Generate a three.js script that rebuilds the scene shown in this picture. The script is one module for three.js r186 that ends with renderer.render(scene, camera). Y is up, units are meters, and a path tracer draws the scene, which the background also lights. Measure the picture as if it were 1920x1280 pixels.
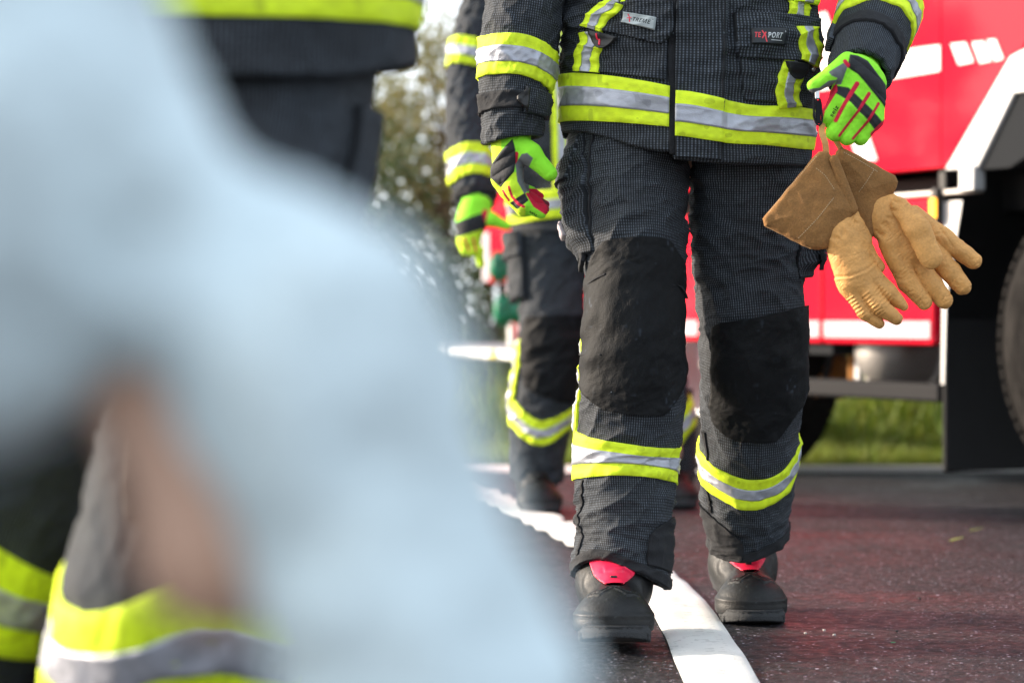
import * as THREE from 'three';
import { mergeGeometries } from 'three/addons/utils/BufferGeometryUtils.js';
import { RoundedBoxGeometry } from 'three/addons/geometries/RoundedBoxGeometry.js';
import { createNoise3D } from 'simplex-noise';

// ---------------------------------------------------------------- camera, sky, sun, exposure
const F = 4533, HZ = 593, CAMH = 0.57;              // focal length in pixels of a 1920 x 1280 frame, horizon row, camera height
const scene = new THREE.Scene();
const camera = new THREE.PerspectiveCamera(2 * Math.atan(640 / F) * 180 / Math.PI, 1.5, 0.05, 400);
camera.position.set(0, CAMH, 0);
camera.lookAt(0, CAMH, -10);
camera.setViewOffset(1920, 1280, 0, 640 - HZ, 1920, 1280);
camera.focus = 4.24;
camera.userData.fStop = 3.1;
const renderer = new THREE.WebGLRenderer({ antialias: true });
renderer.setSize(1024, 682);
renderer.toneMapping = THREE.LinearToneMapping;
renderer.toneMappingExposure = 2.35;
renderer.shadowMap.enabled = true;

function rng(seed) { let a = seed >>> 0; return () => { a = (a + 0x6D2B79F5) >>> 0; let t = a; t = Math.imul(t ^ (t >>> 15), t | 1); t ^= t + Math.imul(t ^ (t >>> 7), t | 61); return ((t ^ (t >>> 14)) >>> 0) / 4294967296; }; }
const N3 = createNoise3D(rng(11));
const clamp = (x, a = 0, b = 1) => Math.min(b, Math.max(a, x));
const lerp = (a, b, t) => a + (b - a) * t;
const sstep = (a, b, x) => { const t = clamp((x - a) / (b - a)); return t * t * (3 - 2 * t); };

const SUN = new THREE.Vector3(-0.935, 0.26, -0.24).normalize();
{ // evening sky: warm and very bright round the low sun, blue-grey overhead
  const w = 512, h = 256, d = new Float32Array(w * h * 4), v = new THREE.Vector3();
  for (let j = 0; j < h; j++) for (let i = 0; i < w; i++) {
    const th = (j + 0.5) / h * Math.PI - Math.PI / 2, ph = (i + 0.5) / w * 2 * Math.PI;
    v.set(-Math.cos(th) * Math.cos(ph), Math.sin(th), -Math.cos(th) * Math.sin(ph));
    // three.js: u = atan2(z, x) / 2pi + 0.5
    const el = Math.max(0, v.y), c = Math.max(0, v.dot(SUN));
    const hor = Math.exp(-el * 4.0), glow = Math.pow(c, 5) * 1.2 + Math.pow(c, 20) * 2.0;
    const cl = 0.12 * N3(v.x * 2.4, v.y * 6, v.z * 2.4) + 0.06 * N3(v.x * 6, v.y * 14, v.z * 6);
    const o = (j * w + i) * 4;
    d[o] = 0.43 + 0.3 * hor + glow * 1.05 + cl;
    d[o + 1] = 0.5 + 0.28 * hor + glow * 0.92 + cl;
    d[o + 2] = 0.59 + 0.22 * hor + glow * 0.72 + cl;
    d[o + 3] = 1;
  }
  const t = new THREE.DataTexture(d, w, h, THREE.RGBAFormat, THREE.FloatType);
  t.mapping = THREE.EquirectangularReflectionMapping; t.magFilter = t.minFilter = THREE.LinearFilter; t.needsUpdate = true;
  scene.background = t; scene.environment = t;
}
const sun = new THREE.DirectionalLight(new THREE.Color(1, 0.84, 0.68), 4.2);
sun.target.position.set(0, 0, -5); sun.position.copy(SUN).multiplyScalar(40).add(sun.target.position);
sun.castShadow = true; sun.shadow.radius = 5; sun.shadow.mapSize.set(2048, 2048);
Object.assign(sun.shadow.camera, { left: -14, right: 14, top: 12, bottom: -12, near: 1, far: 90 });
scene.add(sun, sun.target);

// ---------------------------------------------------------------- helpers
const V = (x, y, z) => new THREE.Vector3(x, y, z);
const W = (px, py, D) => V((px - 960) / F * D, CAMH + (HZ - py) / F * D, -D);          // a point seen at (px, py), D metres in front
const G = (px, py) => { const D = CAMH * F / (py - HZ); return V((px - 960) / F * D, 0, -D); };
const taken = {};
const numbered = n => { taken[n] = (taken[n] ?? -1) + 1; return taken[n] ? `${n}_${String(taken[n]).padStart(3, '0')}` : n; };
function tag(o, label, category, group, kind) { if (label) o.userData.label = label; if (category) o.userData.category = category; if (group) o.userData.group = group; if (kind) o.userData.kind = kind; return o; }
function thing(name, label, category, pos, group) { const o = new THREE.Group(); o.name = numbered(name); if (pos) o.position.copy(pos); scene.add(o); return tag(o, label, category, group); }
function mesh(name, g, m, parent) {
  const o = new THREE.Mesh(g, m); o.name = parent ? name : numbered(name); o.castShadow = o.receiveShadow = true; (parent || scene).add(o);
  if (parent) { parent.updateWorldMatrix(true, false); }
  return o;
}
// geometry written in world coordinates, put under a parent that stands elsewhere
function wmesh(name, g, m, parent) {
  const o = mesh(name, g, m, parent);
  if (parent) { const inv = parent.matrixWorld.clone().invert(); g.applyMatrix4(inv); }
  return o;
}
function canvasTex(w, h, draw) {
  const c = document.createElement('canvas'); c.width = w; c.height = h; draw(c.getContext('2d'), w, h);
  const t = new THREE.CanvasTexture(c); t.colorSpace = THREE.SRGBColorSpace; t.magFilter = THREE.LinearFilter; return t;
}
function dataTex(n, fn, { srgb = false, repeat = 1 } = {}) {   // fn(x, y) -> [r, g, b] 0..1, tiling
  const d = new Uint8Array(n * n * 4);
  for (let j = 0; j < n; j++) for (let i = 0; i < n; i++) { const c = fn(i / n, j / n), o = (j * n + i) * 4; d[o] = clamp(c[0]) * 255; d[o + 1] = clamp(c[1]) * 255; d[o + 2] = clamp(c[2]) * 255; d[o + 3] = 255; }
  const t = new THREE.DataTexture(d, n, n); t.wrapS = t.wrapT = THREE.RepeatWrapping; t.magFilter = t.minFilter = THREE.LinearFilter;
  if (srgb) t.colorSpace = THREE.SRGBColorSpace; t.repeat.set(repeat, repeat); t.needsUpdate = true; return t;
}
const lattice = {};
function tileN(x, y, f, seed = 0) {   // tiling value noise, -1 .. 1
  const k = f + '_' + seed; let L = lattice[k]; if (!L) { const r = rng(1000 + f * 31 + seed * 977); L = lattice[k] = Float32Array.from({ length: f * f }, () => r() * 2 - 1); }
  const gx = x * f, gy = y * f, i = Math.floor(gx), j = Math.floor(gy), u = gx - i, v = gy - j, a = u * u * (3 - 2 * u), b = v * v * (3 - 2 * v), i0 = i % f, i1 = (i + 1) % f, j0 = (j % f) * f, j1 = ((j + 1) % f) * f;
  return (L[j0 + i0] * (1 - a) + L[j0 + i1] * a) * (1 - b) + (L[j1 + i0] * (1 - a) + L[j1 + i1] * a) * b;
}
const lin = (r, g, b) => new THREE.Color().setRGB(r, g, b);
const std = (c, rough, more = {}) => new THREE.MeshStandardMaterial({ color: c, roughness: rough, ...more });
const phy = (c, rough, more = {}) => new THREE.MeshPhysicalMaterial({ color: c, roughness: rough, ...more });

// ---------------------------------------------------------------- materials
const M = {};
{
  // dark cloth with a fine grid of pale threads, 4.3 mm apart
  const cells = 12, n = 384;
  const rj = rng(5); const jit = Array.from({ length: cells * cells }, () => rj());
  const cloth = (x, y) => {
    const cx = x * cells, cy = y * cells, fx = cx % 1, fy = cy % 1, k = jit[Math.floor(cy) * cells + Math.floor(cx)];
    const dash = Math.abs(fx - 0.5) < 0.21 && Math.abs(fy - 0.5) < 0.37 ? 0.75 + 0.25 * k : 0;
    const row = Math.abs(fy - 0.5) < 0.12 ? 0.16 : 0;
    const twill = 0.04 * Math.sin((cx * 3 + cy * 3) * 2 * Math.PI);
    return Math.max(dash, row) + twill;
  };
  const fab = dataTex(n, (x, y) => { const k = cloth(x, y); return [0.06 + 0.3 * k, 0.08 + 0.31 * k, 0.104 + 0.325 * k]; }, { srgb: true, repeat: 1 / (cells * 0.0043) });
  const fabB = dataTex(n, (x, y) => { const k = cloth(x, y); return [k, k, k]; }, { repeat: 1 / (cells * 0.0043) });
  M.cloth = phy(lin(1, 1, 1), 0.85, { map: fab, bumpMap: fabB, bumpScale: 0.0005, vertexColors: true, side: THREE.DoubleSide });
  const grain = dataTex(256, (x, y) => { const k = 0.5 + 0.25 * tileN(x, y, 60) + 0.2 * tileN(x, y, 24, 4); return [k, k, k]; }, { repeat: 20 });
  const scuff = dataTex(512, (x, y) => { const a = tileN(x, y, 7, 2), b = tileN(x, y, 40, 5); const k = 0.06 + 0.015 * a + 0.1 * Math.max(0, a * b * 3 - 0.7) + 0.012 * b; return [k, k * 1.05, k * 1.12]; }, { srgb: true, repeat: 4 });
  M.pad = phy(lin(0.7, 0.8, 0.95), 0.7, { specularIntensity: 0.45, map: scuff, bumpMap: grain, bumpScale: 0.0006, side: THREE.DoubleSide });
  M.blackCloth = phy(lin(0.012, 0.013, 0.016), 0.9, { bumpMap: grain, bumpScale: 0.001, side: THREE.DoubleSide });
  M.black = std(lin(0.012, 0.012, 0.013), 0.5);
  M.thread = std(lin(0.35, 0.36, 0.3), 0.8);
  const dirt = (a, seed, f = 5) => dataTex(256, (x, y) => { const k = 1 - 0.07 * Math.abs(tileN(x, y, f, seed)) - 0.05 * tileN(x, y, 30, seed + 1) - (tileN(x, y, 14, seed + 3) > 0.66 ? 0.1 : 0); return [a[0] * k, a[1] * k, a[2] * k]; }, { srgb: true, repeat: 5 });
  M.neon = phy(lin(1, 1, 1), 0.72, { map: dirt([0.885, 0.985, 0.14], 1), bumpMap: grain, bumpScale: 0.0004, side: THREE.DoubleSide });
  M.neonGlove = phy(lin(1, 1, 1), 0.85, { vertexColors: true, bumpMap: grain, bumpScale: 0.0006, sheen: 0.4, sheenRoughness: 0.5 });
  M.silver = phy(lin(1, 1, 1), 0.42, { map: dirt([0.69, 0.7, 0.74], 6, 9), metalness: 0.35, bumpMap: grain, bumpScale: 0.0003, side: THREE.DoubleSide });
  const hide = dataTex(512, (x, y) => { const a = tileN(x, y, 5, 3), b = tileN(x, y, 22, 8), c = tileN(x, y, 90, 2); const k = 1 + 0.07 * a + 0.03 * b + 0.04 * c - (a > 0.45 ? 0.1 * (a - 0.45) * 3 : 0); return [0.83 * k, 0.61 * k, 0.345 * k]; }, { srgb: true, repeat: 5 });
  const hideB = dataTex(512, (x, y) => { const k = 0.5 + 0.25 * tileN(x, y, 70, 2) + 0.25 * tileN(x, y, 25, 9); return [k, k, k]; }, { repeat: 7 });
  M.leather = phy(lin(1, 1, 1), 0.68, { map: hide, bumpMap: hideB, bumpScale: 0.0005, sheen: 0.2 });
  const suede = dataTex(512, (x, y) => { const a = tileN(x, y, 6, 13), b = tileN(x, y, 40, 1), c = tileN(x, y, 120, 7); const k = 1 + 0.06 * a + 0.035 * b + 0.07 * c; return [0.56 * k, 0.40 * k, 0.225 * k]; }, { srgb: true, repeat: 6 });
  M.suede = phy(lin(1, 1, 1), 0.95, { map: suede, bumpMap: grain, bumpScale: 0.0012, sheen: 0.6, sheenRoughness: 0.5, sheenColor: lin(0.5, 0.38, 0.22), side: THREE.DoubleSide });
  M.stitch = std(lin(0.55, 0.42, 0.26), 0.8);
  const rubber = dataTex(512, (x, y) => { const a = tileN(x, y, 6, 21), b = tileN(x, y, 45, 17); const k = 0.135 + 0.03 * a + 0.025 * b + (b > 0.7 && a > 0 ? 0.1 : 0); return [k, k * 1.01, k * 1.01]; }, { srgb: true, repeat: 4 });
  M.rubber = phy(lin(0.58, 0.6, 0.64), 0.48, { specularIntensity: 0.7, map: rubber, bumpMap: grain, bumpScale: 0.0005 });
  M.sole = phy(lin(0.022, 0.024, 0.027), 0.75, { bumpMap: grain, bumpScale: 0.001 });
  M.redTab = phy(lin(0.82, 0.018, 0.07), 0.4);
  M.yellow = std(lin(0.8, 0.65, 0.1), 0.5);
  M.steel = phy(lin(0.55, 0.56, 0.58), 0.28, { metalness: 1 });
  M.skin = phy(lin(0.58, 0.35, 0.25), 0.55);
  M.hair = std(lin(0.05, 0.03, 0.02), 0.6);
  M.helmet = phy(lin(0.75, 0.75, 0.7), 0.35, { clearcoat: 0.6 });
  const pale = dataTex(256, (x, y) => { const k = 1 + 0.05 * tileN(x, y, 6, 2) + 0.04 * tileN(x, y, 50, 3); return [0.81 * k, 0.87 * k, 0.89 * k]; }, { srgb: true, repeat: 5 });
  M.pale = phy(lin(1, 1, 1), 0.9, { map: pale, sheen: 0.3, side: THREE.DoubleSide });
  M.denim = std(lin(0.03, 0.04, 0.06), 0.9);
  // vehicle
  M.red = phy(lin(0.6, 0.003, 0.022), 0.75, { clearcoat: 0.3, clearcoatRoughness: 0.04, specularIntensity: 0.1 });
  M.white = phy(lin(0.68, 0.67, 0.66), 0.35, { clearcoat: 0.6, clearcoatRoughness: 0.1 });
  M.greyPlastic = phy(lin(0.018, 0.02, 0.023), 0.9, { specularIntensity: 0.25 });
  M.blackPlastic = phy(lin(0.008, 0.008, 0.009), 0.6);
  M.flap = phy(lin(0.007, 0.007, 0.008), 0.75, { bumpMap: grain, bumpScale: 0.001 });
  const tyreT = dataTex(256, (x, y) => { const k = 0.13 + 0.04 * tileN(x, y, 9, 31) + 0.04 * tileN(x, y, 40, 3); return [k * 1.04, k, k * 0.97]; }, { srgb: true, repeat: 3 });
  M.tyre = phy(lin(0.8, 0.78, 0.78), 0.9, { specularIntensity: 0.25, map: tyreT });
  M.alu = phy(lin(0.62, 0.63, 0.64), 0.35, { metalness: 0.85, bumpMap: grain, bumpScale: 0.0006 });
  M.chassis = phy(lin(0.01, 0.01, 0.012), 0.75, { specularIntensity: 0.4 });
  M.rust = std(lin(0.32, 0.13, 0.02), 0.8);
  M.tank = phy(lin(0.38, 0.36, 0.34), 0.5, { metalness: 0.6 });
  M.greenCap = phy(lin(0.004, 0.17, 0.085), 0.42);
  M.amber = phy(lin(0.9, 0.3, 0.02), 0.25, { emissive: lin(1, 0.42, 0.03), emissiveIntensity: 1.6 });
  M.retro = phy(lin(0.42, 0.38, 0.41), 0.55, { specularIntensity: 0.4 });
  // ground
  const rs = rng(77); const specks = [];
  for (let i = 0; i < 9000; i++) specks.push([rs(), rs(), 0.0009 + 0.0024 * rs() * rs() * rs(), rs()]);
  const n2 = 1024, base = new Float32Array(n2 * n2), hgt = new Float32Array(n2 * n2), tint = new Float32Array(n2 * n2);
  for (let j = 0; j < n2; j++) for (let i = 0; i < n2; i++) {
    const x = i / n2, y = j / n2, a = tileN(x, y, 170, 3), b = tileN(x, y, 80, 9), c = tileN(x, y, 6, 4);
    const g = rs() - 0.5; base[j * n2 + i] = 0.018 + 0.018 * g + 0.01 * a + 0.007 * b + 0.004 * c; hgt[j * n2 + i] = 0.5 + 0.35 * g + 0.28 * a + 0.15 * b; tint[j * n2 + i] = c;
  }
  for (const [x, y, r, k] of specks) {
    const R = Math.ceil(r * n2) + 1, ci = x * n2, cj = y * n2;
    for (let dj = -R; dj <= R; dj++) for (let di = -R; di <= R; di++) {
      const i = (Math.floor(ci) + di + n2) % n2, j = (Math.floor(cj) + dj + n2) % n2;
      if (Math.hypot(di, dj * (0.8 + 0.4 * k)) < r * n2) { base[j * n2 + i] = k < 0.45 ? 0.09 : k < 0.8 ? 0.22 : 0.5; hgt[j * n2 + i] += 0.25; }
    }
  }
  const at = (A, x, y) => A[Math.floor(y * n2) * n2 + Math.floor(x * n2)];
  const toS = v => v <= 0.0031308 ? v * 12.92 : 1.055 * Math.pow(v, 1 / 2.4) - 0.055;
  const road = dataTex(n2, (x, y) => { const k = at(base, x, y), c = at(tint, x, y); return [toS(k * (1.08 + 0.06 * c)), toS(k * 0.97), toS(k * 1.14)]; }, { srgb: true, repeat: 1 / 1.4 });
  const roadB = dataTex(n2, (x, y) => { const k = at(hgt, x, y); return [k, k, k]; }, { repeat: 1 / 1.4 });
  const roadR = dataTex(512, (x, y) => { const k = 0.62 + 0.14 * tileN(x, y, 8, 12) + 0.12 * tileN(x, y, 90, 5); return [k, k, k]; }, { repeat: 1 / 1.4 });
  M.road = phy(lin(1, 1, 1), 1, { map: road, bumpMap: roadB, bumpScale: 0.0035, roughnessMap: roadR, specularIntensity: 0.55 });
  const paint = dataTex(512, (x, y) => { const a = tileN(x, y, 12, 2), b = tileN(x, y, 70, 6); const k = 0.9 - (a + 0.8 * b > 0.95 ? 0.25 : 0) + 0.03 * b; return [k, k, k * 0.985]; }, { srgb: true, repeat: 2 });
  M.paint = phy(lin(1, 1, 1), 0.7, { map: paint });
  const soil = dataTex(256, (x, y) => { const a = tileN(x, y, 14, 5), b = tileN(x, y, 50, 2); return [0.27 + 0.06 * a + 0.05 * b, 0.3 + 0.06 * a + 0.05 * b, 0.14 + 0.03 * a]; }, { srgb: true, repeat: 1 / 3 });
  M.soil = std(lin(1, 1, 1), 1, { map: soil });
  const hoseT = dataTex(512, (x, y) => { const a = tileN(x, y, 5, 41), b = tileN(x, y, 26, 6); const weave = 0.03 * Math.sin(x * 2 * Math.PI * 90) * Math.sin(y * 2 * Math.PI * 90); const k = 0.85 + 0.03 * a + weave - (b > 0.6 ? 0.07 : 0); return [k, k, k * 0.985]; }, { srgb: true, repeat: 4 });
  M.hose = phy(lin(1, 1, 1), 0.8, { map: hoseT, bumpMap: grain, bumpScale: 0.0008 });
  M.bark = std(lin(0.09, 0.065, 0.045), 0.95);
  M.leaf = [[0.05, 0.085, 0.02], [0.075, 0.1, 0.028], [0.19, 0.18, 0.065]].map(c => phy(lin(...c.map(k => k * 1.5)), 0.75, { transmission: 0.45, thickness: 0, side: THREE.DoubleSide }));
  M.grass = [[0.15, 0.24, 0.03], [0.22, 0.3, 0.045]].map(c => phy(lin(...c.map(k => k * 1.3)), 0.8, { transmission: 0.4, thickness: 0, side: THREE.DoubleSide }));
  M.label = phy(lin(1, 1, 1), 0.6);
}

// ---------------------------------------------------------------- lofted garments
// A garment tube: rings [t, cx, cy, D, rx, rz] (centre in frame pixels, depth in metres, half width and half depth in frame pixels), t runs down the limb.
// u runs once round: 0 back, 0.25 the left of the picture, 0.5 front, 0.75 right.
class Loft {
  constructor(rows, disp = () => 0) {
    this.rows = rows; this.disp = disp; const a = rows[0], b = rows[rows.length - 1];
    this.t0 = a[0]; this.t1 = b[0];
    let r = 0; for (const q of rows) r += (q[4] + q[5]) / 2 / F * q[3]; this.R = r / rows.length;
    this.k = rows[Math.floor(rows.length / 2)][3] / F;
    let L = 0; for (let i = 1; i < rows.length; i++) L += W(rows[i][1], rows[i][2], rows[i][3]).distanceTo(W(rows[i - 1][1], rows[i - 1][2], rows[i - 1][3]));
    this.mt = L / (this.t1 - this.t0);
  }
  row(t) {
    const q = this.rows, n = q.length; let i = 0;
    while (i < n - 2 && t > q[i + 1][0]) i++;
    const a = q[Math.max(0, i - 1)], b = q[i], c = q[i + 1], d = q[Math.min(n - 1, i + 2)], h = c[0] - b[0], s = clamp((t - b[0]) / h, -0.6, 1.6), o = [];
    for (let k = 1; k < 6; k++) {
      const m0 = a === b ? (c[k] - b[k]) : (c[k] - a[k]) / (c[0] - a[0]) * h, m1 = d === c ? (c[k] - b[k]) : (d[k] - b[k]) / (d[0] - b[0]) * h, s2 = s * s, s3 = s2 * s;
      o.push((2 * s3 - 3 * s2 + 1) * b[k] + (s3 - 2 * s2 + s) * m0 + (-2 * s3 + 3 * s2) * c[k] + (s3 - s2) * m1);
    }
    return o;
  }
  frame(t) {
    const c = this.row(t), C = W(c[0], c[1], c[2]), e = (this.t1 - this.t0) * 0.01, a = this.row(t - e), b = this.row(t + e);
    const T = W(b[0], b[1], b[2]).sub(W(a[0], a[1], a[2])).normalize(), R = V(1, 0, 0).addScaledVector(T, -T.x).normalize();
    return { C, R, Fw: T.clone().cross(R), rx: c[3] / F * c[2], rz: c[4] / F * c[2] };
  }
  at(u, t, off = 0, fr) {
    const f = fr || this.frame(t), a = 2 * Math.PI * u, d = off + this.disp(u, t);
    return f.C.clone().addScaledVector(f.R, -Math.sin(a) * (f.rx + d)).addScaledVector(f.Fw, -Math.cos(a) * (f.rz + d));
  }
  uOf(px, t) { const c = this.row(t); return 0.5 + Math.asin(clamp((px - c[0]) / c[3], -1, 1)) / (2 * Math.PI); }
  pxOf(u, t) { const c = this.row(t); return c[0] - c[3] * Math.sin(2 * Math.PI * u); }
  uv(u, t) { return [(u - 0.5) * 2 * Math.PI * this.R, -t * this.mt]; }
  shell({ top = () => this.t0, bottom = () => this.t1, nu = 150, nt = 200, off = () => 0, curl = 0.012, u0 = 0, u1 = 1, curlTop = false }) {   // the garment itself, its lower edge folded in
    const pos = [], uv = [], idx = [], lines = []; const rows = [];
    if (curlTop) for (const k of [0.10, 0.03]) rows.push([k, -curl, 1]);
    for (let j = 0; j <= nt; j++) rows.push([j / nt, 0, 0]);
    if (curl) for (const [s, o] of [[1.004, -0.25], [1.004, -0.7], [0.99, -1], [0.93, -1.1]]) rows.push([s, curl * o, 0]);
    rows.forEach(([s, o]) => { for (let i = 0; i <= nu; i++) {
      const u = lerp(u0, u1, i / nu), t = lerp(top(u), bottom(u), s), p = this.at(u, t, off(u, t) + o); pos.push(p.x, p.y, p.z); uv.push(...this.uv(u, t));
    } });
    const w = nu + 1;
    for (let j = 0; j < rows.length - 1; j++) for (let i = 0; i < nu; i++) { const a = j * w + i; idx.push(a, a + w, a + 1, a + 1, a + w, a + w + 1); }
    return geo(pos, uv, idx, u0 === 0 && u1 === 1 ? [w, rows.length] : null);
  }
  sheet(f, n, m, off, thick = 0.004) {    // f(a, b) -> [u, t]; a raised piece with a rim
    const pos = [], uv = [], idx = [], w = n + 3; const offAt = typeof off === 'function' ? off : () => off;
    for (let j = -1; j <= m + 1; j++) for (let i = -1; i <= n + 1; i++) {
      const rim = j < 0 || j > m || i < 0 || i > n, [u, t] = f(clamp(i / n), clamp(j / m)), p = this.at(u, t, offAt(u, t) - (rim ? thick + 0.003 : 0));
      pos.push(p.x, p.y, p.z); uv.push(...this.uv(u, t));
    }
    for (let j = 0; j < m + 2; j++) for (let i = 0; i < n + 2; i++) { const a = j * w + i; idx.push(a, a + w, a + 1, a + 1, a + w, a + w + 1); }
    return geo(pos, uv, idx);
  }
  patch(rows, off, thick, n = 24, m = 30) {   // rows of [yl, xl, yr, xr] in frame pixels, top to bottom
    return this.sheet((a, b) => { const r = sample(rows, b), px = lerp(r[1], r[3], a), py = lerp(r[0], r[2], a); return [this.uOf(px, py), py]; }, n, m, off, thick);
  }
  ribbon(line, w, off, thick = 0.003, m = 50) {   // a strip of width w pixels along a line of [x, y]
    const rows = line.map((p, i) => { const a = line[Math.max(0, i - 1)], b = line[Math.min(line.length - 1, i + 1)], dx = b[0] - a[0], dy = b[1] - a[1], l = Math.hypot(dx, dy) || 1, nx = dy / l * w / 2, ny = -dx / l * w / 2; return [p[1] + ny, p[0] + nx, p[1] - ny, p[0] - nx]; });
    return this.patch(rows.map(r => r[1] < r[3] ? r : [r[2], r[3], r[0], r[1]]), off, thick, 8, m);
  }
  band(tTop, tBot, off, { u0 = 0, u1 = 1, n = 130, m = 8, thick = 0.002 } = {}) { return this.sheet((a, b) => { const u = lerp(u0, u1, a); return [u, lerp(tTop(u), tBot(u), b)]; }, n, m, off, thick); }
}
function sample(rows, b) {
  const x = b * (rows.length - 1), i = Math.min(rows.length - 2, Math.floor(x)), s = x - i, q = k => rows[clamp(k, 0, rows.length - 1)], A = q(i - 1), B = q(i), C = q(i + 1), D = q(i + 2);
  return B.map((_, k) => 0.5 * (2 * B[k] + (C[k] - A[k]) * s + (2 * A[k] - 5 * B[k] + 4 * C[k] - D[k]) * s * s + (3 * B[k] - A[k] - 3 * C[k] + D[k]) * s * s * s));
}
function geo(pos, uv, idx, closed) {
  const g = new THREE.BufferGeometry(); g.setAttribute('position', new THREE.Float32BufferAttribute(pos, 3)); if (uv) g.setAttribute('uv', new THREE.Float32BufferAttribute(uv, 2)); g.setIndex(idx); g.computeVertexNormals();
  if (uv) { const c = []; for (let i = 0; i < pos.length; i += 3) { const x = pos[i], y = pos[i + 1], z = pos[i + 2], k = 0.88 + 0.16 * N3(x * 9, y * 9, z * 9) + 0.12 * N3(x * 33, y * 33, z * 33) + 0.1 * N3(x * 120, y * 120, z * 120), w = 1 + 0.04 * N3(x * 6 + 9, y * 6, z * 6); c.push(k * w, k, k / w); } g.setAttribute('color', new THREE.Float32BufferAttribute(c, 3)); }
  if (closed) { const [w, h] = closed, n = g.attributes.normal; for (let j = 0; j < h; j++) { const a = j * w, b = a + w - 1, v = V(n.getX(a) + n.getX(b), n.getY(a) + n.getY(b), n.getZ(a) + n.getZ(b)).normalize(); n.setXYZ(a, v.x, v.y, v.z); n.setXYZ(b, v.x, v.y, v.z); } }
  return g;
}
// reflective stripe: neon edge, silver middle, neon edge
function stripe(loft, parent, tTop, tBot, off, opt = {}) {
  const offAt = typeof off === 'function' ? off : () => off, s = opt.split || [0.34, 0.68];
  const s1 = wmesh('neon_stripe', loft.band(tTop, tBot, off, opt), M.neon, parent);
  wmesh('silver_stripe', loft.band(u => lerp(tTop(u), tBot(u), s[0]), u => lerp(tTop(u), tBot(u), s[1]), (u, t) => offAt(u, t) + 0.0016, opt), M.silver, s1);
  return s1;
}
function stripePatch(loft, parent, line, w, off) {
  const s1 = wmesh('neon_stripe', loft.ribbon(line, w, off), M.neon, parent); wmesh('silver_stripe', loft.ribbon(line, w * 0.36, off + 0.0016), M.silver, s1); return s1;
}
// soft creases that run round the limb; k scales them to the limb
const creases = (seed, amp, lt, fu = 1.2, lean = 0) => (u, t) => {
  const a = 2 * Math.PI * u, x = Math.cos(a) * fu, z = Math.sin(a) * fu, y = t / lt + lean * Math.sin(a + seed);
  const n = N3(x + seed, y, z), r = 1 - Math.abs(N3(x * 1.3 - seed, y * 1.25 + 5, z * 1.3));
  return amp * (0.55 * n + 0.75 * (r * r * r - 0.4));
};
const sum = (...f) => (u, t) => { let s = 0; for (const g of f) s += g(u, t); return s; };
const within = (f, a, b, soft) => (u, t) => f(u, t) * sstep(a - soft, a + soft, t) * (1 - sstep(b - soft, b + soft, t));

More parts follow.
